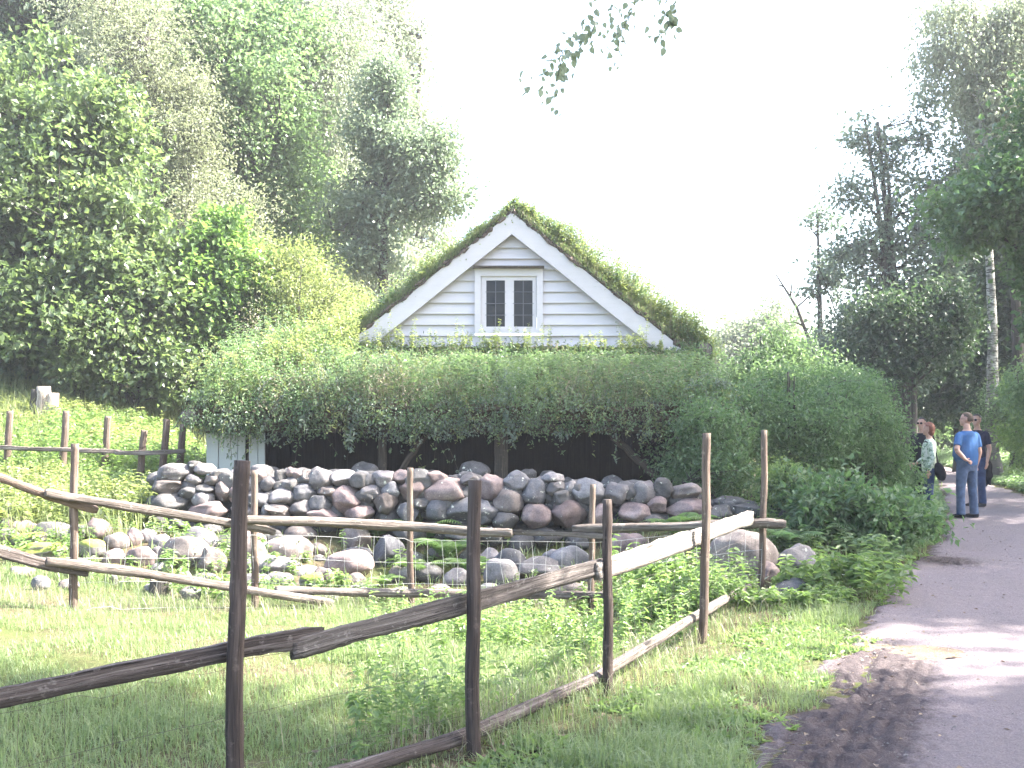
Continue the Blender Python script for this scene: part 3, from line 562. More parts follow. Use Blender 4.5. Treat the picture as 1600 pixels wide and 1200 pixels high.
# upper left corner thicker (pale) growth
P = np.c_[-4.5 + 2.1 * rng.uniform(0, 1, 9000) ** 1.4, rng.uniform(15.2, 18.5, 9000), np.zeros(9000)]
zt = np.minimum(roofz(P[:, 0]) + .25, 1.9 + (P[:, 1] - EAVE) * .42); P[:, 2] = zt + rng.uniform(-.05, .5, 9000) * (.3 + vnoise(P[:, 0] * 2, P[:, 1] * 2, 47))
leaves(y2, P, rdir(rng, 9000, .1), rdir(rng, 9000, -1), rng.uniform(.03, .07, 9000), rng.uniform(.02, .035, 9000))
P = P[:500] - [0, 0, .25]; weed_plants(y2, P, rng.uniform(.3, .65, 500), rng, .055, 10, lean=.25); blades(d, P[:300], rng.uniform(.3, .8, 300), np.full(300, .006), rng, .3)
# trailing strands over the eave
tw = MB()
for k in range(230):
    x = rng.uniform(XL, XR + .1); y = EAVE - rng.uniform(.0, .18); z0 = 1.80 + rng.uniform(-.1, .15)
    ln = rng.uniform(.08, .30) + (.12 * (rng.random() < .12)) + .12 * vnoise(x * 1.8, 0, 51)
    n_ = 10; tt = np.linspace(0, 1, n_); p = np.c_[x + .12 * rng.normal() * tt + .02 * np.sin(tt * 5 + k), y - .10 * np.sin(tt * 2.5), z0 - ln * tt]
    tube(tw, p, .0035, 3, cap=False)
    nn = int(ln * 90) + 5; q = p[rng.integers(0, n_, nn)] + rng.normal(0, .025, (nn, 3))
    if rng.random() < .75: leaves(l if rng.random() < .7 else y2, q, rdir(rng, nn, .5), rdir(rng, nn, -.6), rng.uniform(.025, .06, nn), rng.uniform(.015, .032, nn))
for (px_, y1, n_) in ((362, 722, 60), (545, 700, 70), (800, 690, 80), (470, 672, 60)):   # bigger bramble sprays
    a = W(px_ + rng.uniform(-20, 30), 640, EAVE - .2); b_ = W(px_, y1, EAVE - .3); t_ = np.linspace(0, 1, n_)[:, None]
    q = a + (b_ - a) * t_ + rng.normal(0, .035, (n_, 3)) + [0, 0, 0]; leaves(M_l := MB(), q, rdir(rng, n_, .5), rdir(rng, n_, -.5), rng.uniform(.05, .085, n_), rng.uniform(.03, .045, n_), rich=True)
    tube(tw, (a + (b_ - a) * t_)[::8], .004, 3, cap=False); tag(hb(M_l, 'bramble_spray', M['bluegreen']), kind='stuff')
def sprays(n_, xf, z0, z1, ln0, ln1, mats, L0):
    for k in range(n_):
        x = xf(); b_ = np.array([x, EAVE + rng.uniform(-.05, .5), rng.uniform(z0, z1)]); az = rng.normal(-1.57, .9); ln = rng.uniform(ln0, ln1); t_ = np.linspace(0, 1, 12)[:, None]; up_ = rng.uniform(.05, .55)
        p = b_ + np.array([math.cos(az), math.sin(az) * .6, 0]) * ln * t_ + np.array([0, 0, 1.0]) * (up_ * ln * t_ - (up_ + rng.uniform(.4, 1.0)) * ln * t_ ** 2); tube(tw, p, .003, 3, cap=False)
        n = int(55 * ln) + 8; i_ = rng.integers(1, 12, n); q = p[i_] + rng.normal(0, .014, (n, 3)); leaves(mats[rng.integers(len(mats))], q, rdir(rng, n, .25), rng.normal(0, .5, (n, 3)) + [0, -.3, 1], L0 * rng.uniform(.7, 1.3, n), L0 * .5, rich=True)
sprays(210, lambda: rng.uniform(XL, XR), 1.7, 2.3, .25, .85, (l, bg_, bg_, dk, y2), .05)
sprays(60, lambda: XL + 2.8 * rng.uniform() ** 1.5, 2.0, 2.7, .3, .7, (y2, l, y2), .05)
for k in range(60):                             # bare roots below the eave
    x = rng.uniform(-.6, 2.3); z0 = 1.72; ln = rng.uniform(.15, .42); tt = np.linspace(0, 1, 7)
    tube(tw, np.c_[x + rng.normal(0, .12) * tt + .02 * np.sin(6 * tt + k), EAVE - .02 - .05 * tt, z0 - ln * tt], .0022, 3, cap=False)
for mbx, nm, mt in ((g, 'roof_grass', 'grass'), (d, 'dry_roof_grass', 'dry'), (l, 'roof_creeper', 'mid'), (y2, 'roof_weeds', 'yellowgreen'), (dk, 'dark_creeper', 'elder'), (bg_, 'grey_creeper', 'bluegreen'), (tw, 'trailing_roots', 'oldwood')):
    tag(hb(mbx, nm, M[mt]), kind='stuff')

# ------------------------------------------------------------------ stones
def ico(sub):
    t_ = (1 + 5 ** .5) / 2
    v = [(-1, t_, 0), (1, t_, 0), (-1, -t_, 0), (1, -t_, 0), (0, -1, t_), (0, 1, t_), (0, -1, -t_), (0, 1, -t_), (t_, 0, -1), (t_, 0, 1), (-t_, 0, -1), (-t_, 0, 1)]
    f = [(0, 11, 5), (0, 5, 1), (0, 1, 7), (0, 7, 10), (0, 10, 11), (1, 5, 9), (5, 11, 4), (11, 10, 2), (10, 7, 6), (7, 1, 8), (3, 9, 4), (3, 4, 2), (3, 2, 6), (3, 6, 8), (3, 8, 9), (4, 9, 5), (2, 4, 11), (6, 2, 10), (8, 6, 7), (9, 8, 1)]
    v = [list(unit(x)) for x in v]
    for _ in range(sub):
        c = {}; nf = []
        def mid(a, b):
            k = (min(a, b), max(a, b))
            if k not in c: c[k] = len(v); v.append(list(unit(np.array(v[a]) + v[b])))
            return c[k]
        for a, b, d_ in f:
            ab, bc, ca = mid(a, b), mid(b, d_), mid(d_, a); nf += [(a, ab, ca), (b, bc, ab), (d_, ca, bc), (ab, bc, ca)]
        f = nf
    return np.array(v), np.array(f)
IV, IF = ico(3)
def stone_mesh(rng, ang=.5):
    V = IV.copy(); n = rng.integers(5, 11)
    for _ in range(n):
        nn = unit(rng.normal(size=3)); dd = rng.uniform(.62, .92) if ang > .3 else rng.uniform(.82, .97)
        s = V @ nn - dd; k = s > 0; V[k] -= nn * (s[k] * .92)[:, None]
    for (fr, am) in ((1.6, .10), (4, .035), (9, .012)):
        ph = rng.uniform(0, 9, 3); V = V * (1 + am * (np.sin(V[:, 0:1] * fr * 2 + ph[0]) * np.sin(V[:, 1:2] * fr * 2.3 + ph[1]) + np.cos(V[:, 2:3] * fr * 2 + ph[2]) * .6))
    V -= (V.max(0) + V.min(0)) / 2; return V / ((V.max(0) - V.min(0)) / 2)
def stone(name, c, half, mat, rng, parent=None, org=None, tilt=.15, ang=.5):
    V = stone_mesh(rng, ang) * half; a = rng.normal(0, tilt); ca, sa = math.cos(a), math.sin(a)
    V = np.c_[V[:, 0] * ca - V[:, 2] * sa, V[:, 1], V[:, 0] * sa + V[:, 2] * ca]
    m_ = MB(); m_.add(V, [IF]); o = m_.build(name, mat, parent, True)
    o.location = np.asarray(c) - (np.asarray(org) if org is not None else 0); return o
WS = """275,738,54,28,g 304,726,24,12,k 320,733,36,18,g 341,739,24,14,k 303,750,26,17,g 334,750,30,16,n 264,761,46,25,n 322,764,34,16,k 296,771,31,22,k 267,785,57,29,k
318,780,35,24,g 351,768,28,30,n 370,774,26,28,p 327,798,60,28,p 370,743,20,22,g 383,739,15,16,n 386,757,24,24,g 404,743,26,20,p 422,757,31,25,g 438,743,17,19,k
454,758,26,26,k 456,738,17,16,p 468,741,22,18,p 481,746,19,23,n 504,748,38,36,g 400,780,48,24,b 441,776,42,27,g 475,770,36,28,b 382,797,40,18,g 416,796,14,22,b
436,797,38,19,n 472,795,38,26,g 500,787,33,26,b 512,767,31,16,n 505,804,48,24,p 246,814,28,24,k 285,815,50,22,k 326,832,52,30,k 245,831,46,22,k 535,748,35,27,g
567,749,29,26,b 598,748,37,25,g 541,781,50,44,p 579,769,32,22,g 610,766,29,26,b 602,787,38,32,n 628,745,29,22,p 650,746,26,16,n 645,765,42,34,p 682,747,35,22,p
697,767,70,40,p 735,748,31,20,g 637,802,34,32,b 657,788,28,18,k 684,796,34,36,b 737,797,82,40,b 562,803,46,26,p 560,842,52,40,n 768,762,42,40,p 805,752,44,33,b
794,784,48,42,n 834,770,38,42,b 864,747,35,18,g 868,764,32,24,g 878,778,36,28,k 890,763,20,24,g 918,768,52,40,b 964,771,40,33,g 839,806,46,38,p 889,802,56,40,p
938,804,30,32,p 790,813,40,28,k 991,800,48,32,p 1005,770,40,38,g 1026,789,30,26,p 757,800,32,34,b 1034,764,34,34,k 1072,768,48,24,n 1075,795,68,32,p 1125,802,40,26,k
1170,797,50,28,k 1218,808,46,26,k 1025,815,52,22,k 720,833,50,26,k 765,838,38,28,k 852,838,50,28,k 905,846,40,26,k 945,835,42,26,k 415,833,52,28,k 470,832,50,28,n
640,832,50,26,k 1100,826,56,24,k 1165,824,56,24,k""".split()
rng = np.random.default_rng(21)
wy = 12.95; wc = np.array([-.4, wy, hz(-.4, wy)])
wall = empty('dry_stone_wall', wc, 'long dry stone wall of stacked grey and pinkish boulders before the house', 'stone wall')
for s in WS:
    x, y, w_, h_, c = s.split(','); x, y, w_, h_ = map(float, (x, y, w_, h_)); Y = wy - .25 + (830 - y) * .0035
    hw, hh = w_ / F * Y / 2 * 1.07, h_ / F * Y / 2 * 1.10
    stone('boulder', W(x, y, Y + min(hw, .22) * .5), (hw, max(min(hw, .26), hh) * 1.05, hh), ST[c], rng, wall, wc, .10)
fill = MB()                                      # second row of the wall, seen through the joints and over the top
for k in range(330):
    px_ = rng.uniform(245, 1240); top = np.interp(px_, [245, 380, 560, 760, 1000, 1240], [728, 738, 742, 748, 762, 795]); py_ = rng.uniform(top + 4, 850)
    c = W(px_, py_, wy + rng.uniform(.05, .35)); hw = rng.uniform(.10, .2); V = stone_mesh(rng) * (hw, hw, hw * rng.uniform(.6, .9)); fill.add(V + c, [IF])
for (px_, py_, w_) in ((570, 732, 44), (742, 733, 50), (675, 738, 24), (822, 740, 34), (857, 741, 30), (886, 750, 26), (957, 754, 46), (590, 745, 30), (420, 738, 40), (640, 742, 30)):
    c = W(px_, py_ + 4, 14.25); hw = w_ / F * 14.25 / 2; V = stone_mesh(rng) * (hw, hw * .8, hw * .7); fill.add(V + c, [IF])
tag(fill.build('inner_stones', ST['k'], wall, True, wc), kind='stuff')
CN = {'g': 'grey', 'b': 'blue-grey', 'p': 'pinkish', 'n': 'brownish', 'k': 'dark grey', 'm': 'mossy'}
LS = """30,804,52,36,n,a|28,824,60,30,p,r|12,838,32,22,g,r|45,844,52,20,m,f|60,862,74,26,m,f|85,834,58,30,g,r|148,830,46,36,p,a|124,836,30,30,k,r|145,860,38,30,m,r|182,849,36,28,n,r|211,842,22,30,p,a|229,840,28,24,g,f|252,850,34,26,g,r|178,872,32,24,p,r|222,872,40,32,p,a|249,869,22,26,g,r|250,888,26,16,g,f|176,908,24,22,g,a|205,908,36,20,n,f|297,930,30,22,g,r|317,845,56,34,g,r|291,865,68,46,n,r|333,879,38,42,n,a|322,904,40,16,g,f|392,843,46,28,p,f|388,868,50,46,n,r|412,862,44,26,b,a|448,861,70,40,n,r|420,884,78,28,g,a|395,908,52,22,g,f|436,906,38,22,g,f|488,913,32,30,m,a|507,900,26,26,n,a|476,894,42,18,g,f|425,842,36,26,k,r|545,885,66,42,p,r|556,866,46,20,b,f|607,864,42,46,b,a|642,874,38,22,g,f|556,910,34,26,n,r|560,924,34,16,g,f|618,900,22,28,n,a|637,902,24,28,g,a|624,925,32,14,g,f|686,922,30,16,n,f|765,874,30,30,g,a|797,878,46,36,b,r|783,898,48,42,g,r|842,891,58,36,g,a|866,874,34,26,g,f|890,875,54,38,b,a|984,852,54,32,p,r|766,922,34,18,g,f|822,942,54,24,n,f|893,922,48,22,n,r|757,892,18,20,g,r|815,852,36,28,k,r|920,900,36,26,g,r|715,905,40,30,g,r|735,875,34,28,k,r|1160,872,104,78,n,a|1243,882,62,52,g,a|1200,900,32,38,p,r|1235,924,66,34,b,f|1060,905,46,28,k,r|1120,912,40,30,n,r|510,935,34,16,k,f|350,850,36,26,k,r|580,935,40,20,n,f|855,935,44,20,b,f""".split('|')
SH = {'a': 'angular', 'r': 'rounded', 'f': 'flat'}
LM = [(0, 80, 'at the left end of the back fence'), (80, 165, 'beside the leftmost post of the back fence'), (165, 265, 'between the left fence post and the sawn stump'), (265, 350, 'just left of the near dark post'),
      (350, 440, 'near the second post of the back fence'), (440, 580, 'between the second and third posts of the back fence'), (580, 700, 'around the third post of the back fence'), (700, 850, 'behind the near post in the middle'),
      (850, 1000, 'around the fourth post of the back fence'), (1000, 1300, 'by the corner post of the fences')]
ent = []
for s in LS:
    x, y, w_, h_, c, sh = s.split(','); x, y, w_, h_ = map(float, (x, y, w_, h_)); g_ = ground_px(x, y + h_ / 2 - 2)
    Y = g_[1] + .10; hw, hh = w_ / F * Y / 2 * 1.18, h_ / F * Y / 2 * 1.22
    ctr = W(x, y, Y); o = stone('boulder', ctr, (hw, max(.7 * hw, hh * .9), hh), ST[c], rng, tilt=.12, ang=.5 if sh == 'a' else .2)
    sz = 'large' if w_ > 52 else 'small' if w_ < 32 else 'middle-sized'; lm = [q for a, b_, q in LM if a <= x < b_][0]
    row = 'lying low in the grass' if y > 898 else 'low in the heap' if y > 860 else 'high in the heap'
    ent.append([o, f"{sz} {SH[sh]} {CN[c]} boulder {row} {lm}", x, w_, y, h_])
for k in range(95):
    x = rng.uniform(5, 1230); y = rng.uniform(np.interp(x, [0, 250, 1000, 1230], [815, 845, 848, 860]), 925); w_ = rng.uniform(20, 46); h_ = w_ * rng.uniform(.5, .85)
    if any(abs(x - e[2]) < (w_ + e[3]) * .36 and abs(y - e[4]) < (h_ + e[5]) * .36 for e in ent if len(e) > 3): continue
    c = rng.choice(list('ggbpnkn')); g_ = ground_px(x, y + h_ / 2); Y = g_[1] + .12; hw, hh = w_ / F * Y / 2, h_ / F * Y / 2
    a_ = rng.random() < .5; o = stone('boulder', W(x, y, Y), (hw, hw * .9, hh), ST[c], rng, tilt=.15, ang=.5 if a_ else .2)
    lm = [q for a, b_, q in LM if a <= x < b_][0]; ent.append([o, f"{'small' if w_ < 32 else 'middle-sized'} {'angular' if a_ else 'rounded'} {CN[c]} boulder {'lying low in the grass' if y > 898 else 'low in the heap' if y > 860 else 'high in the heap'} {lm}", x, w_, y, h_])
def uniq(ent, cat, group):
    from collections import defaultdict
    g = defaultdict(list)
    for e in ent: g[e[1]].append(e)
    od = ['leftmost', 'second from left', 'third from left', 'fourth from left', 'fifth from left', 'sixth from left']
    for lab, es in g.items():
        es.sort(key=lambda e: e[2])
        for k, e in enumerate(es):
            L_ = lab if len(es) == 1 else (('left' if k == 0 else 'right') if len(es) == 2 else od[min(k, 5)]) + ' ' + lab
            tag(e[0], ' '.join(L_.split()[:16]), cat, group)
uniq(ent, 'boulder', 'loose boulders heaped below the stone wall')
# small sawn stump
def sawn(p, r, h, label, lean=0):
    e = empty('tree_stump', p, label, 'stump'); m_ = MB(); z = np.linspace(-.1, h, 8)
    tube(m_, np.c_[0 * z + lean * z, 0 * z, z], r * (1 + .25 * np.exp(-z / .15)), 16, rng=rng, rough=.05, cap=False); m_.build('trunk', M['bark'], e)
    m_ = MB(); th = np.linspace(0, 6.283, 16, endpoint=False); m_.add(np.concatenate([np.c_[np.cos(th) * r * 1.02 + lean * h, np.sin(th) * r * 1.02, 0 * th + h - .005], [[lean * h, 0, h + .012]]]), [[[k, (k + 1) % 16, 16] for k in range(16)]]); m_.build('sawn_top', M['cut'], e)
p = ground_px(250, 930); sawn(p, .085, .16, 'small sawn stump with pale yellow top in front of the boulders')
# pale broken stump on the hillside
p = ground_px(66, 655); e = empty('broken_stump', p, 'tall pale weathered broken tree stump on the sunny left hillside', 'stump')
for (dx, h_, r, mt) in ((-.13, .55, .10, 'bark'), (.0, .60, .14, 'stump'), (.16, .48, .11, 'stump'), (.28, .2, .08, 'stump')):
    m_ = MB(); z = np.linspace(-.2, h_, 9); pr = 1 + .12 * np.sin(np.arange(12) * 2.3); tube(m_, np.c_[dx + .03 * np.sin(z * 3), .05 * dx + 0 * z, z], r * (1.15 - .3 * (z - z[0]) / 1.0), 12, pr, rng=rng, rough=.06)
    m_.build('split_trunk', M[mt], e)

# ------------------------------------------------------------------ fences
rng = np.random.default_rng(8)
def post_mesh(r0, r1, h, bury=.25, seed=0, kn=True, lx=0, ly=0):
    g_ = np.random.default_rng(seed); m_ = MB(); n_ = 34; z = np.linspace(-bury, h, n_); t_ = (z + bury) / (h + bury)
    p = np.c_[lx * z + .007 * np.sin(z * 2.6 + seed) + .003 * np.sin(z * 9 + seed * 2), ly * z + .006 * np.cos(z * 2.2 + seed), z]
    pr = 1 + .05 * np.sin(np.arange(14) * 2.1 + seed) + .03 * g_.normal(size=14)
    r = r0 + (r1 - r0) * t_ + .0006 * g_.normal(size=n_)
    if kn: r = r + .003 * np.exp(-((z - .3 - .2 * g_.random()) / .025) ** 2) + .003 * np.exp(-((z - .85 - .2 * g_.random()) / .03) ** 2)
    tube(m_, p, r, 14, pr, rng=g_, rough=.008); return m_
def rail_mesh(pts, hgt, thk, seed, split=True, n_=60, taper=True):
    g_ = np.random.default_rng(seed); pts = np.asarray(pts, float); s = np.linspace(0, 1, len(pts)); t_ = np.linspace(0, 1, n_)
    p = np.stack([np.interp(t_, s, pts[:, k]) for k in range(3)], 1)
    ker = np.ones(7) / 7
    for k in range(3): q = np.pad(p[:, k], 3, mode='reflect', reflect_type='odd'); p[:, k] = np.convolve(q, ker, 'valid')
    p[:, 2] += .003 * np.sin(t_ * 6 + seed) + .0015 * np.sin(t_ * 23 + seed); sd_ = 16
    th = np.arange(sd_) / sd_ * 6.283
    sq = 1 / np.maximum(np.abs(np.cos(th)), np.abs(np.sin(th))) if split else np.ones(sd_)
    pr = 1 + (sq - 1) * (.9 if split else .6) + (.13 if split else .06) * g_.normal(size=sd_)
    hg = np.interp(t_, [0, .04, .5, .96, 1], [.8, .95, 1, .95, .75]) if taper else np.ones(n_); hg = hg * (1 + .10 * np.sin(t_ * 13 + seed * 2) * np.sin(t_ * 5))
    m_ = MB(); tube(m_, p, np.c_[hg * thk / 2, hg * hgt / 2 * (1 + .08 * (vnoise(t_ * 30, t_ * 0, seed) - .5) + .10 * (vnoise(t_ * 70, t_ * 0, seed + 1) - .5))], sd_, pr, rng=g_, rough=.02); return m_
# corner/diagonal fence near the camera
PA, PB, PC, PD, PE = (-1.11, 4.2), (-.177, 5.0), (.58, 6.25), (1.42, 7.83), (2.35, 9.9)
f0 = np.array([PB[0], PB[1], 0]); fence = empty('diagonal_fence', f0, 'nearest split rail fence running diagonally from lower left to the corner post', 'rail fence')
nrm = unit(np.array([-(PE[1] - PA[1]), PE[0] - PA[0], 0.0]))   # towards the pasture side (behind the posts)
def P3(xy, z, off=0): return np.array([xy[0], xy[1], z]) + nrm * off
for k, (p, ztop, r, mt) in enumerate(((PA, 1.46, .034, 'postdark'), (PB, 1.34, .034, 'postdark'), (PC, 1.16, .029, 'postdark'), (PD, 1.545, .032, 'post'))):
    z0 = hz(*p); m_ = post_mesh(r * 1.05, r * .93, ztop - z0, seed=k + 3, lx=(.018, -.005, -.02, .02)[k]); o = m_.build('post', M[mt], fence); o.location = np.array([p[0], p[1], z0]) - f0
def lerp(a, b, t_): return (a[0] + (b[0] - a[0]) * t_, a[1] + (b[1] - a[1]) * t_)
o_ = .075
def addrail(par, pts, h_, th_, seed, mt, org, **k):
    m_ = rail_mesh(pts, h_, th_, seed, **k); return m_.build('rail', M[mt], par, True, org)
addrail(fence, [P3(lerp(PA, PB, -1.25), .615, o_), P3(lerp(PA, PB, -.71), .642, o_), P3(lerp(PA, PB, 0), .680, o_), P3(lerp(PA, PB, .38), .697, o_)], .082, .05, 3, 'raildark', f0)
addrail(fence, [P3(lerp(PA, PB, .25), .655, o_ - .01), P3(lerp(PA, PB, .58), .70, o_ - .01), P3(PB, .738, o_), P3(PC, .748, o_), P3(lerp(PC, PD, .10), .758, o_ + .01)], .092, .045, 4, 'railmid', f0)
addrail(fence, [P3(lerp(PC, PD, -.05), .735, o_ - .03), P3(PD, .757, o_), P3(lerp(PD, PE, .6), .748, o_), P3(lerp(PD, PE, .97), .735, o_)], .125, .045, 15, 'palerail', f0)
addrail(fence, [P3(lerp(PA, PB, -.4), .06, o_), P3(lerp(PA, PB, .45), .07, o_), P3(PB, .10, o_), P3(PC, .095, o_), P3(lerp(PC, PD, .12), .10, o_)], .075, .06, 6, 'raildark', f0, split=False)
addrail(fence, [P3(lerp(PC, PD, .05), .10, o_), P3(PD, .155, o_), P3(lerp(PD, PE, .5), .14, o_), P3(lerp(PD, PE, .93), .10, o_)], .085, .06, 7, 'rail', f0, split=False)
def wire_mesh(par, pts, z_, nw, r, org, seed, sp=.16, dz=.02, mat='wire'):
    g_ = np.random.default_rng(seed); pts = [np.asarray(p, float) for p in pts]; m_ = MB()
    seg = np.linalg.norm(np.diff(pts, axis=0), axis=1); cum = np.concatenate([[0], np.cumsum(seg)]); Lt = cum[-1]; n_ = int(Lt / .08)
    s = np.linspace(0, Lt, n_); base = np.stack([np.interp(s, cum, [p[k] for p in pts]) for k in range(3)], 1)
    rows = []
    for k in range(nw):
        f = k / (nw - 1); row = base.copy(); row[:, 2] += (z_ * (1 - f)); row[:, 2] += .014 * np.sin(s * 2.4 + k + seed) + .012 * g_.normal(size=n_).cumsum() / 6 % .03 - dz * np.abs(np.sin(s * 1.1 + seed)); row[:, :2] += .012 * np.sin(s * 3 + k)[:, None]
        rows.append((s, row)); tube(m_, row, r, 4, cap=False)
    x = .05
    while x < Lt:
        jit = g_.normal(0, .012, nw); p = np.array([[np.interp(x + jit[k], s, rows[k][1][:, c]) for c in range(3)] for k in range(nw)]); tube(m_, p, r * .9, 4, cap=False); x += sp
    o = m_.build('wire_mesh', M[mat], par, True, org); return o
g3 = lambda xy, off=.05: np.array([xy[0], xy[1], hz(*xy)]) + nrm * off
wire_mesh(fence, [g3(lerp(PA, PB, -1.2)), g3(PA), g3(PB), g3(PC), g3(PD), g3(PE)], .60, 4, .0009, f0, 4, mat='rustwire')
# back fence
FPX = [-60, 0, 113, 398, 643, 925, 1190, 1240]; FYV = [8.45, 8.65, 9.0, 10.0, 10.7, 10.4, 9.9, 9.85]
def fy(px): return float(np.interp(px, FPX, FYV))
b0 = ground_px(643, 935); bf = empty('back_fence', b0, 'split rail fence with pale posts crossing in front of the boulder heap', 'rail fence')
for k, (px_, yt, r) in enumerate(((113, 693, .034), (398, 735, .033), (643, 731, .033), (925, 757, .031), (1190, 672, .031))):
    Y = fy(px_); tp = W(px_, yt, Y); z0 = hz(tp[0], Y); m_ = post_mesh(r * 1.05, r * .92, tp[2] - z0, seed=k + 20, lx=(.02, 0, -.012, 0, .015)[k])
    o = m_.build('post', M['post'], bf); o.location = np.array([tp[0], Y, z0]) - b0
def brail(pp, h_, th_, seed, mt='rail', off=-.06, **k): addrail(bf, [W(a, b_, fy(a) + off) for a, b_ in pp], h_, th_, seed, mt, b0, **k)
brail([(-60, 733), (0, 747), (80, 776), (152, 797)], .075, .07, 31, 'post', split=False)
brail([(70, 770), (113, 778), (250, 799), (400, 823), (430, 832)], .072, .055, 32, off=-.13)
brail([(365, 812), (500, 815), (643, 822), (760, 832), (800, 833)], .095, .07, 33, off=-.20, split=False)
brail([(650, 824), (800, 831), (950, 839)], .05, .04, 34, off=-.08)
brail([(895, 826), (1060, 822), (1190, 818), (1228, 819)], .085, .07, 35, split=False, off=-.06)
brail([(-60, 842), (0, 862), (70, 882), (138, 893)], .09, .07, 36, 'raildark', off=-.06)
brail([(72, 876), (200, 893), (340, 914), (520, 942)], .075, .06, 37, off=-.13)
brail([(430, 922), (560, 926), (735, 927)], .085, .07, 38, off=-.06, split=False)
brail([(720, 929), (850, 928), (955, 930)], .07, .06, 39, 'raildark', off=-.10)
brail([(1100, 936), (1160, 932), (1216, 931)], .03, .08, 40, off=-.10); brail([(1105, 941), (1160, 938), (1213, 938)], .025, .08, 41, off=-.12)
gb = lambda px_: np.array([(px_ - 800) / F * (fy(px_) - .03), fy(px_) - .03, hz((px_ - 800) / F * fy(px_), fy(px_))])
wire_mesh(bf, [gb(q) for q in (100, 398, 643, 925, 1190)], .70, 4, .0015, b0, 9, sp=.15)
# hillside fence
h0 = ground_px(103, 745); hf = empty('hillside_fence', h0, 'weathered post fence half hidden in tall weeds on the left hillside', 'rail fence')
hp = ((15, 642, 735), (104, 642, 735), (170, 650, 745), (226, 672, 770), (261, 655, 740), (286, 663, 730))
for k, (px_, yt, yb) in enumerate(hp):
    Y = 15.2 + .25 * (k % 3); tp = W(px_, yt, Y); bx = W(px_ - 9, yb, Y)[0] if k != 0 else W(px_ - 6, yb, Y)[0]; z0 = hz(bx, Y); m_ = post_mesh(.055, .048, tp[2] - z0, seed=k + 50, lx=(tp[0] - bx) / (tp[2] - z0), kn=False)
    o = m_.build('post', M['post'], hf); o.location = np.array([bx, Y, z0]) - h0
for (a, b_) in (((-20, 698), (130, 703)), ((95, 702), (190, 706)), ((180, 708), (290, 705))):
    addrail(hf, [W(*a, 15.1), W((a[0] + b_[0]) / 2, (a[1] + b_[1]) / 2 + 1, 15.1), W(*b_, 15.15)], .06, .05, 60 + a[0], 'rail', h0)

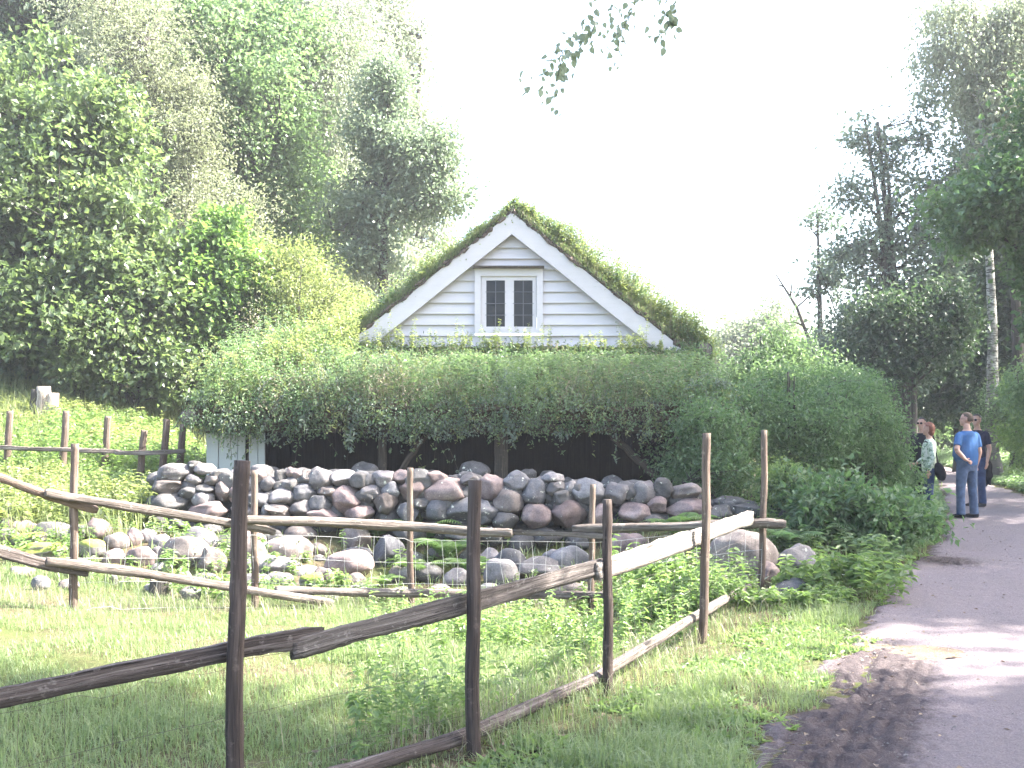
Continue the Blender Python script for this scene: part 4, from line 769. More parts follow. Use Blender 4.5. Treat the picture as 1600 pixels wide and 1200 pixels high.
# ------------------------------------------------------------------ trees and shrubs
TREES = []
def leafy(name, label, cat, base, blobs, leafmat, barkmat, seed, clumps=160, per=90, leaf=.09, sig=.28, trunk_r=.10, top=None, limbs=10, droop=.15, group=None, stems=1, shell=.35, width=.62, up=-1.0, trunk=None, flat=.8):
    """base (x,y) on the ground; blobs: (dx,dy,z,rx,ry,rz) relative to base; leaves in clumps borne on branches"""
    clumps = int(clumps * 1.5); sig *= .76; per = int(per * .85)
    rng = np.random.default_rng(seed); bx, by = base; bz = hz(bx, by); e = empty(name, (bx, by, bz), label, cat, group)
    blobs = [tuple(map(float, b_)) for b_ in blobs]; vol = np.array([(b_[3] * b_[4] * b_[5]) ** .8 for b_ in blobs]); cnt = np.maximum(3, (clumps * vol / vol.sum())).astype(int)
    C = []; Bi = []
    for k, (b_, n_) in enumerate(zip(blobs, cnt)):
        d_ = unit(rng.normal(size=(n_, 3))); r = rng.uniform(shell, 1.0, (n_, 1)) ** .6 * (1 + .26 * rng.normal(size=(n_, 1)).clip(-2, 1.6))
        C.append(np.array(b_[:3]) + d_ * r * np.array(b_[3:6])); Bi += [k] * n_
    C = np.concatenate(C); Bi = np.array(Bi); ok = C[:, 2] > .12; C = C[ok]; Bi = Bi[ok]
    tk = MB(); sk = []
    if top is None: top = (blobs[0][0], blobs[0][1], max(b_[2] for b_ in blobs))
    for s_ in range(stems):
        a = rng.uniform(0, 6.28); off = np.array([math.cos(a), math.sin(a), 0]) * (.25 * trunk_r * 6 if stems > 1 else 0) * rng.uniform(.3, 1)
        tp = np.array(top, float) + (rng.normal(0, 1, 3) * [.4, .4, .15] * (0 if stems == 1 else 1) * (blobs[0][3]))
        n_ = 22; t_ = np.linspace(0, 1, n_)[:, None]
        p = off + (tp - off) * t_ + np.c_[np.sin(t_ * 5 + seed + s_) * .03, np.cos(t_ * 4 + seed) * .03, t_ * 0] * tp[2] * .35 * np.sin(t_ * math.pi)
        if trunk is not None and s_ == 0: q = np.asarray(trunk, float); p = np.stack([np.interp(t_[:, 0], np.linspace(0, 1, len(q)), q[:, k]) for k in range(3)], 1)
        p[0, 2] -= .3; rr = trunk_r * (1.0 - .82 * t_[:, 0]) * (1 + .5 * np.exp(-t_[:, 0] * 25)) / (1 if stems == 1 else 1.3)
        tube(tk, p, rr, 10, rng=rng, rough=.04); sk.append(p)
    S = np.concatenate(sk); order = rng.permutation(len(C))[:max(limbs, len(blobs) * 2)]
    LP = []
    for k in order:
        c = C[k]; zt = np.clip(c[2] - .55 * np.linalg.norm(c[:2]) - .2, .12 * c[2], top[2] * .95)
        j = np.argmin(np.abs(S[:, 2] - zt) + .3 * np.linalg.norm(S[:, :2] - c[:2], axis=1)); a = S[j]; m_ = (a + c) / 2 + [0, 0, .15 * np.linalg.norm(c - a)] + rng.normal(0, .06, 3) * np.linalg.norm(c - a)
        t_ = np.linspace(0, 1, 12)[:, None]; p = a * (1 - t_) ** 2 + m_ * 2 * t_ * (1 - t_) + c * t_ ** 2 + rng.normal(0, .015, (12, 3)); r0 = trunk_r * .42 * (1 - .5 * zt / max(top[2], .1))
        tube(tk, p, np.linspace(r0, r0 * .25, 12), 6, cap=False); LP.append(p[4:])
    LPc = np.concatenate(LP + [S[len(S) // 2:]]) if LP else S
    for c in C:
        a = LPc[np.argmin(np.linalg.norm(LPc - c, axis=1))]; m_ = (a + c) / 2 + [0, 0, .05]; tube(tk, [a, m_, c], [trunk_r * .09 + .004, trunk_r * .06 + .003, .003], 4, cap=False)
    tk.build('trunk', M[barkmat], e)
    n_ = len(C) * per; sc = rng.uniform(.6, 1.5, len(C)); idx = np.repeat(np.arange(len(C)), per)
    P = C[idx] + rng.normal(size=(n_, 3)) * (sig * sc[idx])[:, None] * [1, 1, flat]
    if droop > .6: P[:, 2] -= np.abs(rng.normal(0, sig * 1.6, n_))
    Ls = leaf * rng.uniform(.65, 1.25, n_); keep = P[:, 2] > .02; P = P[keep]; Ls = Ls[keep]; n_ = len(P)
    dv = unit(P - C[idx][keep]) * .7 + rdir(rng, n_); dv[:, 2] -= droop; N = rng.normal(0, .55, (n_, 3)) + [0, 0, 1.0]
    cr = MB(); leaves(cr, P, dv, N, Ls, Ls * width); cr.build('crown', M[leafmat], e, False); TREES.append(e); return e
def pxb(Y, *bl):        # blobs given in photo measures at a depth -> absolute metres
    return [((x - 800) / F * (Y + dy), Y + dy, EYE - (y - HOR) / F * (Y + dy), rx / F * Y, (rd if rd else rx / F * Y * .8), ry / F * Y) for (x, y, rx, ry, dy, rd) in bl]
def tree_px(name, label, cat, px, Y, bl, leafmat, barkmat, seed, **k):
    bx = (px - 800) / F * Y; bz = hz(bx, Y); B = [(b_[0] - bx, b_[1] - Y, b_[2] - bz, b_[3], b_[4], b_[5]) for b_ in pxb(Y, *[tuple(q) + (0,) * (6 - len(q)) for q in bl])]
    if 'trk' in k:
        tr = k.pop('trk'); k['trunk'] = [((x - 800) / F * Y - bx, 0, EYE - (y - HOR) / F * Y - bz) for x, y in tr]; k['trunk'][0] = (0, 0, 0); k['top'] = k['trunk'][-1]
    return leafy(name, label, cat, (bx, Y), B, leafmat, barkmat, seed, **k)
TL_ = 'trees on the left hillside'
tree_px('hazel_tree', 'big round leafed hazel with many stems filling the left edge above the hillside', 'tree', 120, 22, [(70, 330, 150, 220, 0, 2.0), (0, 200, 110, 150, .8, 0), (190, 420, 90, 150, -.5, 0), (-60, 430, 120, 190, 0, 0), (60, 500, 130, 50, -1, 0), (150, 230, 70, 110, 0, 0)], 'hazel', 'bark', 1, clumps=420, per=95, leaf=.15, sig=.27, stems=7, trunk_r=.11, width=.8, group=TL_, limbs=18)
tree_px('hazel_tree', 'lower hazel with dark shaded skirt hanging over the hillside bank', 'tree', 210, 21.5, [(180, 470, 95, 90, 0, 1.2), (255, 560, 55, 55, 0, 0), (60, 530, 110, 40, .5, 0), (150, 575, 60, 30, -.5, 0)], 'hazel', 'bark', 2, clumps=190, per=90, leaf=.13, sig=.23, stems=4, trunk_r=.08, width=.8, group=TL_)
tree_px('maple_sapling', 'bright yellow-green young maple between the hazel and the roof', 'tree', 335, 22.5, [(340, 450, 70, 100, 0, .9), (300, 520, 55, 60, 0, 0), (390, 480, 40, 60, .3, 0), (345, 370, 35, 45, 0, 0)], 'maple', 'bark', 3, clumps=150, per=100, leaf=.13, sig=.2, stems=3, trunk_r=.06, width=.85, group=TL_)
tree_px('tall_tree', 'tall mid green broadleaf tree with dark trunk rising behind the hazel', 'tree', 290, 28, [(380, 150, 100, 120, 0, 2.5), (330, 60, 90, 90, 0, 2), (420, 260, 80, 100, 0, 1.6), (440, 60, 90, 70, .5, 0), (330, 260, 70, 80, 0, 0), (450, 380, 60, 60, 0, 0)], 'mid', 'bark', 4, clumps=330, per=110, leaf=.145, sig=.38, trunk_r=.28, group=TL_, width=.75)
tree_px('rowan_tree', 'dull olive feathery tree between the hazel and the tall green tree', 'tree', 235, 25, [(230, 110, 80, 110, 0, 1.5), (270, 250, 75, 90, 0, 0), (170, 40, 80, 70, 0, 0), (330, 350, 80, 60, -.5, 0), (300, 180, 50, 60, 0, 0)], 'olive', 'bark', 5, clumps=260, per=120, leaf=.10, sig=.33, trunk_r=.16, group=TL_, width=.4)
tree_px('birch_tree', 'pale weeping birch with hanging twigs left of the sky opening', 'tree', 505, 30, [(530, 120, 75, 110, 0, 2), (540, 30, 55, 60, 0, 0), (520, 260, 60, 80, 0, 0), (560, 370, 70, 60, 0, 0), (480, 60, 50, 60, 0, 0)], 'pale', 'birchbark', 6, clumps=230, per=100, leaf=.10, sig=.34, trunk_r=.17, droop=.9, group=TL_, trk=[(505, 600), (502, 400), (508, 250), (520, 100), (530, 20)])
tree_px('oak_tree', 'grey-green oak with spreading limbs reaching over the left roof slope', 'tree', 590, 27, [(610, 120, 38, 50, 0, 0), (650, 250, 70, 50, 0, 0), (590, 200, 45, 60, 0, 0), (690, 300, 38, 35, 0, 0), (610, 330, 55, 35, 0, 0), (580, 400, 45, 35, 0, 0), (690, 215, 25, 20, 0, 0), (560, 330, 50, 45, .5, 0)], 'oakleaf', 'bark', 7, clumps=185, per=110, leaf=.13, sig=.26, trunk_r=.22, group=TL_, limbs=16)
tree_px('willow_shrub', 'pale yellow-green bushy willow just left of the roof', 'shrub', 460, 23, [(460, 460, 80, 70, 0, 1.2), (520, 500, 60, 40, 0, 0), (400, 420, 50, 60, 0, 0), (430, 540, 80, 40, -.5, 0)], 'yellowgreen', 'bark', 8, clumps=190, per=110, leaf=.09, sig=.24, stems=5, trunk_r=.06, width=.45, group=TL_)
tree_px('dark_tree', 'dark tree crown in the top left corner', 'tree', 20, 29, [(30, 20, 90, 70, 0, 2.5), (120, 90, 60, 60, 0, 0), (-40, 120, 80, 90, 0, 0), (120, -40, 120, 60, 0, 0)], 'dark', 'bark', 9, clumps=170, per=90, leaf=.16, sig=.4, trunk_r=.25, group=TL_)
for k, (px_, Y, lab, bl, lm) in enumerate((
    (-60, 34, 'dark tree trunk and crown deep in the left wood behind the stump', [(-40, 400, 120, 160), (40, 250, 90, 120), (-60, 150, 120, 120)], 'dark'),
    (90, 33, 'shaded tree with bare lower trunk behind the hazel stems', [(110, 380, 100, 130), (90, 230, 90, 120), (60, 100, 90, 90)], 'mid'),
    (232, 31, 'tree whose dark trunk stands at the shaded foot of the bank', [(240, 400, 90, 110), (220, 270, 80, 90), (200, 520, 90, 50)], 'mid'),
    (390, 35, 'grey-green tree seen between the young maple and the roof', [(400, 380, 80, 110), (460, 250, 70, 90), (390, 500, 90, 70)], 'oakleaf'),
    (560, 38, 'distant pale tree behind the left roof slope', [(550, 430, 70, 70), (620, 440, 60, 60), (480, 400, 60, 80)], 'pale'),
    (640, 40, 'pale airy tree furthest right of the left wood', [(660, 330, 40, 50), (640, 220, 40, 60), (600, 300, 50, 80), (690, 400, 30, 30), (615, 100, 50, 80), (570, 30, 60, 60)], 'pale'),
    (440, 37, 'pale tall tree filling the top between the dark trunk and the birch', [(430, 100, 80, 110), (500, 40, 60, 70), (480, 230, 70, 90)], 'pale'),
    (180, 36, 'pale tall tree high above the round hazel', [(200, 60, 100, 90), (130, 20, 80, 70), (280, 30, 70, 80), (280, 170, 70, 90)], 'olive'))):
    tree_px('woodland_tree', lab, 'tree', px_, Y, bl, lm, 'bark', 20 + k, clumps=200, per=80, leaf=.2, sig=.45, trunk_r=.24, group='trees deep in the left wood')
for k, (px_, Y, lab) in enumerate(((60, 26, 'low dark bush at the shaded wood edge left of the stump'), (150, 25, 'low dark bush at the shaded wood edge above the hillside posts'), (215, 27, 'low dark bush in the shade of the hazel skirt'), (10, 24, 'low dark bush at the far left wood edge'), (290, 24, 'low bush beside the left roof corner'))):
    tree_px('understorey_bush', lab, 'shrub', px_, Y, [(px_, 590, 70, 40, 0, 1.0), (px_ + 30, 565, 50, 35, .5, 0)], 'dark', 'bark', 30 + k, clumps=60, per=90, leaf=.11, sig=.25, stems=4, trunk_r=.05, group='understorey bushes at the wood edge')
# right side
SR = 'shrubs between the house and the path'
tree_px('elder_shrub', 'dark green shrub growing against the right end of the house', 'shrub', 1110, 14.2, [(1110, 700, 62, 75, 0, 1.0), (1170, 655, 50, 48, .4, 0), (1070, 720, 30, 40, 0, 0)], 'elder', 'bark', 41, clumps=170, per=120, leaf=.06, sig=.15, stems=6, trunk_r=.05, width=.42, group=SR, limbs=8)
tree_px('elder_shrub', 'broad dense shrub behind the corner post', 'shrub', 1240, 15.3, [(1240, 675, 85, 72, 0, 1.2), (1300, 640, 50, 45, .4, 0), (1180, 640, 45, 38, .6, 0), (1250, 600, 22, 24, .2, 0)], 'elder', 'bark', 42, clumps=200, per=120, leaf=.065, sig=.17, stems=6, trunk_r=.05, width=.42, group=SR)
tree_px('elder_shrub', 'rounded shrub beside the path nearest the woman with the bag', 'shrub', 1355, 16.2, [(1330, 675, 70, 75, 0, 1.0), (1378, 700, 34, 50, .2, 0), (1320, 620, 50, 45, .6, 0), (1402, 740, 22, 30, .2, .4)], 'elder', 'bark', 43, clumps=190, per=120, leaf=.065, sig=.17, stems=6, trunk_r=.05, width=.45, group=SR)
tree_px('ash_sapling', 'lighter green upright bush showing above the dark shrubs', 'shrub', 1200, 18.5, [(1190, 600, 50, 35, 0, 1.0), (1240, 580, 30, 40, 0, 0), (1200, 550, 14, 40, 0, 0), (1290, 610, 50, 35, 0, 0), (1225, 530, 12, 30, 0, 0)], 'mid', 'bark', 44, clumps=130, per=110, leaf=.085, sig=.2, stems=5, trunk_r=.05, width=.45, group=SR)
tree_px('bramble_bush', 'low dark broad leaved bush spilling to the path edge below the shrubs', 'shrub', 1330, 12.6, [(1290, 800, 75, 55, 0, .8), (1370, 820, 70, 50, 0, .8), (1240, 770, 40, 35, .4, 0), (1420, 850, 35, 35, -.2, .5), (1330, 860, 60, 30, -.4, .5)], 'elder', 'bark', 45, clumps=150, per=70, leaf=.10, sig=.13, stems=5, trunk_r=.03, width=.55, group=SR)
tree_px('bramble_bush', 'feathery yellow-green bush right behind the corner post top', 'shrub', 1235, 13.0, [(1225, 750, 32, 28, 0, .4), (1260, 790, 30, 25, 0, .4), (1200, 780, 20, 20, .0, .3)], 'weed', 'bark', 46, clumps=45, per=110, leaf=.05, sig=.09, stems=4, trunk_r=.02, width=.35, group=SR)
TR_ = 'trees beside the path on the right'
tree_px('alder_tree', 'tall sparse many stemmed tree standing against the white sky', 'tree', 1425, 30, [(1365, 215, 42, 32), (1335, 300, 38, 30), (1405, 280, 35, 45), (1380, 380, 55, 45), (1440, 330, 38, 55), (1320, 400, 40, 30), (1400, 460, 70, 40), (1330, 500, 50, 28), (1465, 420, 35, 50), (1300, 545, 35, 18), (1410, 560, 60, 35), (1440, 200, 28, 35), (1480, 270, 40, 55), (1500, 350, 40, 45)], 'bluegreen', 'bark', 51, clumps=225, per=58, leaf=.15, sig=.27, trunk_r=.20, stems=4, trk=[(1432, 690), (1425, 580), (1405, 480), (1385, 330), (1372, 190)], group=TR_, limbs=24)
tree_px('alder_tree', 'thin young tree with small topmost tuft at the edge of the white sky', 'tree', 1284, 33, [(1275, 345, 17, 16), (1290, 420, 24, 22), (1302, 445, 22, 18), (1262, 450, 12, 16), (1320, 400, 14, 14), (1300, 350, 14, 12), (1285, 540, 22, 20)], 'bluegreen', 'bark', 52, clumps=46, per=45, leaf=.14, sig=.2, trunk_r=.13, trk=[(1284, 640), (1281, 480), (1277, 330)], group=TR_, limbs=9)
tree_px('birch_tree', 'tall white barked birch at the right reaching beyond the top of the picture', 'tree', 1556, 30, [(1470, 75, 48, 26), (1530, 60, 40, 30), (1480, 10, 45, 28), (1560, 130, 50, 45), (1570, 230, 45, 50), (1450, 130, 18, 30), (1580, 20, 45, 40), (1510, 190, 20, 15), (1525, 240, 40, 25)], 'pale', 'birchbark', 53, clumps=180, per=70, leaf=.13, sig=.32, trunk_r=.21, trk=[(1556, 752), (1548, 690), (1551, 600), (1551, 520), (1547, 420), (1538, 260), (1530, 120), (1518, -60)], droop=.7, group=TR_, limbs=16)
tree_px('maple_tree', 'dense dark maple crown leaning over the path from the right edge', 'tree', 1690, 20.5, [(1560, 315, 70, 42, 0, 1.5), (1520, 350, 35, 25), (1632, 400, 36, 55), (1620, 260, 60, 60), (1640, 500, 34, 45), (1670, 400, 55, 90), (1650, 150, 50, 60)], 'elder', 'bark', 54, clumps=250, per=95, leaf=.13, sig=.26, trunk_r=.2, width=.85, group=TR_, top=(-.3, 0, 7.5), limbs=14)
tree_px('oak_tree', 'dark tree with straight dark trunk behind the people', 'tree', 1427, 28, [(1430, 540, 60, 45), (1390, 500, 60, 40), (1360, 580, 55, 40), (1470, 500, 50, 50)], 'dark', 'bark', 55, clumps=150, per=85, leaf=.14, sig=.32, trunk_r=.17, trk=[(1432, 690), (1425, 600), (1420, 480)], group=TR_)
for k, (px_, Y, lab, bl, lm) in enumerate((
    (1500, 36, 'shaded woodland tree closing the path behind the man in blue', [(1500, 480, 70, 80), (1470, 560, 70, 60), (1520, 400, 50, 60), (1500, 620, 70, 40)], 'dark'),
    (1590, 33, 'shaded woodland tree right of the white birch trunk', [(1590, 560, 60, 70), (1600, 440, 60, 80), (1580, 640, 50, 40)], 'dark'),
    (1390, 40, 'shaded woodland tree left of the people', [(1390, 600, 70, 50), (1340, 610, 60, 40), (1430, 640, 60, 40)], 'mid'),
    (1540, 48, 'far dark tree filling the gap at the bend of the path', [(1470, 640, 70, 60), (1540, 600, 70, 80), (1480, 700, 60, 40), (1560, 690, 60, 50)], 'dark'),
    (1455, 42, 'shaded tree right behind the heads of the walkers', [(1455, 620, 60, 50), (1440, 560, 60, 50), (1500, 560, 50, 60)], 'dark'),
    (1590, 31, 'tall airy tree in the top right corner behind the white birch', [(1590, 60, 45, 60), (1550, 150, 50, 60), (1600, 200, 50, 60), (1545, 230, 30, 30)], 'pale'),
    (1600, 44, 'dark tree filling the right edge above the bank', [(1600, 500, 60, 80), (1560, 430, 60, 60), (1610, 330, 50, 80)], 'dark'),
    (1280, 44, 'far pale tree low on the horizon beside the thin tree', [(1260, 590, 60, 45), (1310, 560, 45, 35), (1220, 600, 50, 40)], 'mid'),
    (1160, 48, 'far hazy tree above the right roof corner', [(1160, 545, 60, 45), (1110, 570, 50, 40), (1210, 520, 40, 40)], 'pale'))):
    tree_px('woodland_tree', lab, 'tree', px_, Y, bl, lm, 'bark', 60 + k, clumps=190, per=75, leaf=.2, sig=.42, trunk_r=.2, group='trees closing the view on the right')
for k, (px_, Y, lab, bl) in enumerate((
    (1628, 24, 'light green bush on the right bank at the picture edge', [(1620, 680, 40, 60, 0, 1), (1630, 610, 50, 50, 0, 1)]),
    (1592, 30, 'leafy bush on the right bank behind the birch', [(1570, 660, 35, 45, 0, 1), (1590, 620, 40, 30, 0, 1)]),
    (1725, 19.5, 'leaning hazel twigs at the right picture edge beside the path', [(1680, 640, 60, 80, 0, 1), (1620, 610, 40, 30, 0, .7)]))):
    tree_px('bank_bush', lab, 'shrub', px_, Y, bl, 'mid' if k else 'weed', 'bark', 70 + k, clumps=90, per=80, leaf=.10, sig=.2, stems=5, trunk_r=.05, width=.5, group='bushes on the right bank')
# leaning dead tree
e = empty('dead_tree', ground_px(1290, 672), 'leaning bare dead tree with thin twigs left of the thin young tree', 'tree')
Y = e.location.y = 34.0; e.location.x = (1292 - 800) / F * Y; e.location.z = hz(e.location.x, Y); m_ = MB(); o_ = np.array(e.location)
tube(m_, [W(1292, 670, Y), W(1275, 560, Y), W(1245, 480, Y), W(1212, 428, Y)], [.09, .07, .05, .02], 6)
for a, b_ in (((1245, 480), (1300, 440)), ((1258, 510), (1225, 505)), ((1270, 540), (1300, 480)), ((1235, 462), (1240, 430)), ((1225, 448), (1205, 450))): tube(m_, [W(*a, Y), W((a[0] + b_[0]) / 2, (a[1] + b_[1]) / 2 - 4, Y), W(*b_, Y)], [.03, .02, .008], 4)
m_.build('trunk', M['bark'], e, True, o_)
# trees beyond the picture edge whose shade falls into it
SH_ = ((-2.6, -.4, 8.0, 2.6, 2.4), (-.1, 3.6, 9.5, 2.3, 3.0), (2.2, 14.2, 13.5, 2.4, 4.5), (7.5, 15.5, 10.0, 3.0, 4.0), (1.9, 3.0, 12.5, 2.9, 4.5), (6.5, 21.0, 12.5, 3.4, 5), (5.8, 13.6, 15.5, 2.6, 4.5), (-3.2, 4.4, 14.5, 1.3, 2.2), (6.0, 9.9, 12.5, 1.4, 3.0), (12.5, 31, 12, 4.0, 4.5), (9.5, 24.5, 11, 3.0, 4.0), (4.4, 4.4, 12.0, 2.0, 3.0))   # where each one's shade falls, crown height and size
OFF = [((sx + z / math.tan(R(SUN_EL)) * .985, sy + z / math.tan(R(SUN_EL)) * .10), z, r, rz_) for sx, sy, z, r, rz_ in SH_]
for k, ((x, y), zc, r, rz_) in enumerate(OFF):
    leafy('roadside_tree', ('broadleaf tree beside the path beyond the right picture edge, x').split(',')[0], 'tree', (x, y), [(0, 0, zc, r, r, rz_), (-.8 * r, .3, zc - 1.5, r * .6, r * .6, rz_ * .5), (.6 * r, -.4, zc - 1, r * .6, r * .6, rz_ * .5)], 'mid', 'bark', 80 + k, clumps=130, per=62, leaf=.24, sig=.5, trunk_r=.2, group='roadside trees beyond the right edge')
# overhanging birch branch
rng = np.random.default_rng(90); e = empty('birch_branch', (0.6, 4.0, 3.45), 'overhanging birch twigs with small pointed leaves at the top of the sky', 'branch')
m_ = MB(); o_ = np.array(e.location); tube(m_, [(4.75, .35, 5.6), (3.4, 2.2, 4.75), (1.8, 3.4, 3.95), (.9, 3.95, 3.55), (.55, 4.0, 3.36)], [.05, .035, .018, .008, .003], 6)
lv = MB()
strands = [[(985, -60), (940, 10), (905, 60), (880, 105), (868, 130), (872, 175)], [(1010, -60), (990, 10), (975, 45), (955, 60)], [(940, 0), (900, 45), (885, 75), (862, 90), (850, 122), (820, 120)], [(1060, -50), (1035, 10), (1045, 40), (1020, 65)], [(905, 60), (880, 80), (872, 120)], [(960, 10), (935, 30), (920, 55)], [(1050, -30), (1055, 20), (1050, 45)], [(985, 20), (965, 60), (970, 100)]]
for st_ in strands:
    p = np.array([W(x, y, 4.0 + .1 * rng.normal()) for x, y in st_]); tube(m_, p, .0012, 3, cap=False)
    for j in range(1, len(p)):
        nn = 10; t_ = rng.uniform(0, 1, (nn, 1)); q = p[j - 1] * (1 - t_) + p[j] * t_ + rng.normal(0, .02, (nn, 3))
        dv = rng.normal(0, .5, (nn, 3)) + [0, 0, -.9]; st2 = q + unit(dv) * .012; s_ = rng.uniform(.022, .036, nn); leaves(lv, st2, dv, rng.normal(size=(nn, 3)), s_, s_ * .85, rich=True)
        for a, b_ in zip(q, st2): tube(m_, [a, b_], .0006, 3, cap=False)
m_.build('twig', M['bark'], e, True, o_); lv.build('foliage', M['pale'], e, False, o_)  # pale leaves in place of birch green: glare put into the colour

# ------------------------------------------------------------------ ground plants
rng = np.random.default_rng(100)
def stuffobj(mb, name, mat, label, cat): return tag(mb.build(name, M[mat], None, False), label, cat, kind='stuff')
def scat(n, y0, y1, rng, left=-.56, right=.53, pw=1.0):
    y = y0 + (y1 - y0) * rng.uniform(0, 1, n) ** pw; x = rng.uniform(left, right, n) * y; return x, y
def fenceline(x, y):                    # signed distance right of the diagonal fence
    return ((x - PA[0]) * (PE[1] - PA[1]) - (y - PA[1]) * (PE[0] - PA[0])) / math.hypot(PE[0] - PA[0], PE[1] - PA[1])
def onpath(x, y): return (x > edgeL(y) + .03 + .5 * (vnoise(x * 4, y * 4, 61) - .45) * (vnoise(x * 25, y * 25, 60) > .45)) & (x < pathR(y) + .05)
def P_(x, y): return np.c_[x, y, H(x, y) - .005]
g = MB(); x, y = scat(230000, 3.0, 11.2, rng, pw=1.15); k = ~onpath(x, y); x, y = x[k], y[k]
dens = vnoise(x * 1.5, y * 1.5, 62) * .6 + vnoise(x * 5, y * 5, 63) * .4; rd = fenceline(x, y); k = rng.uniform(0, 1, len(x)) < np.clip((dens - .18) * 3, .06, 1) * np.where(np.abs(rd - .35) < .4, np.where((x > .2) & (y < 7), .12, .35), 1); x, y, dens = x[k], y[k], dens[k]
h_ = rng.uniform(.025, .075, len(x)) * (.6 + dens) * (1 + .9 * (vnoise(x * .8, y * .8, 64) > .6)); blades(g, P_(x, y), h_, rng.uniform(.003, .006, len(x)), rng, .8)
x, y = scat(30000, 10.5, 46, rng, left=-.6, right=.62, pw=1.3); k = ~onpath(x, y); x, y = x[k], y[k]; blades(g, P_(x, y), rng.uniform(.06, .22, len(x)), rng.uniform(.008, .016, len(x)), rng, .6)
x, y = scat(16000, 3.2, 10, rng, left=-.56, right=.2); k = (vnoise(x * 1.1, y * 1.1, 73) > .52) & ~onpath(x, y); x, y = x[k], y[k]; blades(g, P_(x, y), rng.uniform(.08, .22, len(x)), rng.uniform(.002, .0045, len(x)), rng, .7)
stuffobj(g, 'grass', 'grass', 'short green grass covering the pasture and verge', 'grass')
g = MB(); x, y = scat(26000, 4, 12, rng); band = np.exp(-((y - (fyv := np.interp(x, [-4, -1, 2.4], [9.4, 10.4, 10.0]))) / .45) ** 2) + .9 * np.exp(-((fenceline(x, y) - .1) / .3) ** 2) * (y > 5); k = (rng.uniform(0, 1, len(x)) < band) & ~onpath(x, y); x, y = x[k], y[k]
blades(g, P_(x, y), rng.uniform(.06, .26, len(x)), rng.uniform(.002, .005, len(x)), rng, .9); stuffobj(g, 'dry_grass', 'dry', 'dry straw coloured grass along the foot of the fences', 'dry grass')
g = MB(); x, y = scat(5000, 3.5, 11, rng); k = (np.abs(fenceline(x, y) - .3) < .35 + .2 * rng.normal(size=len(x))) & ~onpath(x, y); x, y = x[k], y[k]; n_ = len(x)
leaves(g, P_(x, y) + [0, 0, .02], rdir(rng, n_, 0, .3), rng.normal(0, .3, (n_, 3)) + [0, 0, 1], rng.uniform(.025, .055, n_), rng.uniform(.015, .035, n_)); stuffobj(g, 'fallen_leaves', 'deadleaf', 'brown fallen leaves under the diagonal fence', 'leaf litter')
g = MB(); x, y = scat(2600, 3.8, 16, rng, left=0); ed = x - edgeL(y); k = (ed > -.1) & (rng.uniform(size=len(x)) < np.exp(-np.abs(ed) / .5) * .9 + .04) & (x < pathR(y)); x, y = x[k], y[k]; n_ = len(x)
leaves(g, P_(x, y) + [0, 0, .025], rdir(rng, n_, 0, .2), rng.normal(0, .25, (n_, 3)) + [0, 0, 1], rng.uniform(.02, .05, n_), rng.uniform(.01, .03, n_)); stuffobj(g, 'path_litter', 'deadleaf', 'dry leaf scraps strewn along the edge of the gravel path', 'leaf litter')
# broad leaved verge plants between fence and path
g = MB(); x, y = scat(16000, 4.2, 13, rng, left=-.1); k = (fenceline(x, y) > .45) & ~onpath(x, y) & (vnoise(x * 2, y * 2, 66) > .33) & (rng.uniform(0, 1, len(x)) < np.where(y < 7.6, 1, .5)); x, y = x[k], y[k]; n_ = len(x)
for j in range(4):
    leaves(g, P_(x, y) + rng.normal(0, .012, (n_, 3)) * [1, 1, 0] + [0, 0, .01], rdir(rng, n_, -.35, .4), rng.normal(0, .3, (n_, 3)) + [0, 0, 1], rng.uniform(.03, .085, n_), rng.uniform(.015, .035, n_), rich=True)
stuffobj(g, 'verge_plants', 'weed', 'low broad leaved green plants covering the verge beside the path', 'ground cover')
# sprouting weeds: inside pasture near middle posts, boulder heap, hillside, banks
g = MB()
x, y = scat(9000, 3.6, 9.8, rng, left=-.15, right=.3); rd = fenceline(x, y); cl = vnoise(x * 1.3, y * 1.3, 67); k = (rd < .15) & (rd > -1.9) & (rng.uniform(0, 1, len(x)) < (.03 + .16 * sm(.3, .6, cl)) * np.where(y < 5.4, .45, 1)); x, y = x[k], y[k]
weed_plants(g, P_(x, y), rng.uniform(.12, .50, len(x)), rng, .040, 9, rich=True)
stuffobj(g, 'fence_weeds', 'weed', 'thin stemmed light green weeds sprouting behind the diagonal fence', 'weeds')
g = MB(); x, y = scat(5200, 10.3, 12.9, rng, left=-.52, right=.30); cl = vnoise(x * 1.6, y * 2, 68); k = (cl > .45) & (rng.uniform(0, 1, len(x)) < np.clip((cl - .48) * 3, 0, 1) * .30); x, y = x[k], y[k]
weed_plants(g, P_(x, y), rng.uniform(.10, .28, len(x)), rng, .055, 6, rich=True)
x = rng.uniform(1.0, 3.4, 900); y = rng.uniform(8.9, 10.9, 900); k = (vnoise(x * 2, y * 2, 69) > .38) & (x < 3.0 + .1 * (y - 9)); x, y = x[k], y[k]; weed_plants(g, P_(x, y), rng.uniform(.2, .50, len(x)) * np.where(x > 1.95, .4, 1), rng, .055, 8, rich=True)
stuffobj(g, 'nettles', 'weed', 'bright green nettles growing between the loose boulders', 'nettles')
g = MB(); g2 = MB(); x = rng.uniform(-11.5, -3.6, 7500); y = rng.uniform(11.2, 21, 7500); k = (x > -.60 * y) & (x < np.where(y < 14, -.34 * y, -4.55)) & ~((y < 12.6) & (x > -4.9)) & (y > 12.5 - .25 * np.clip(-x - 5, 0, 4)); x, y = x[k], y[k]
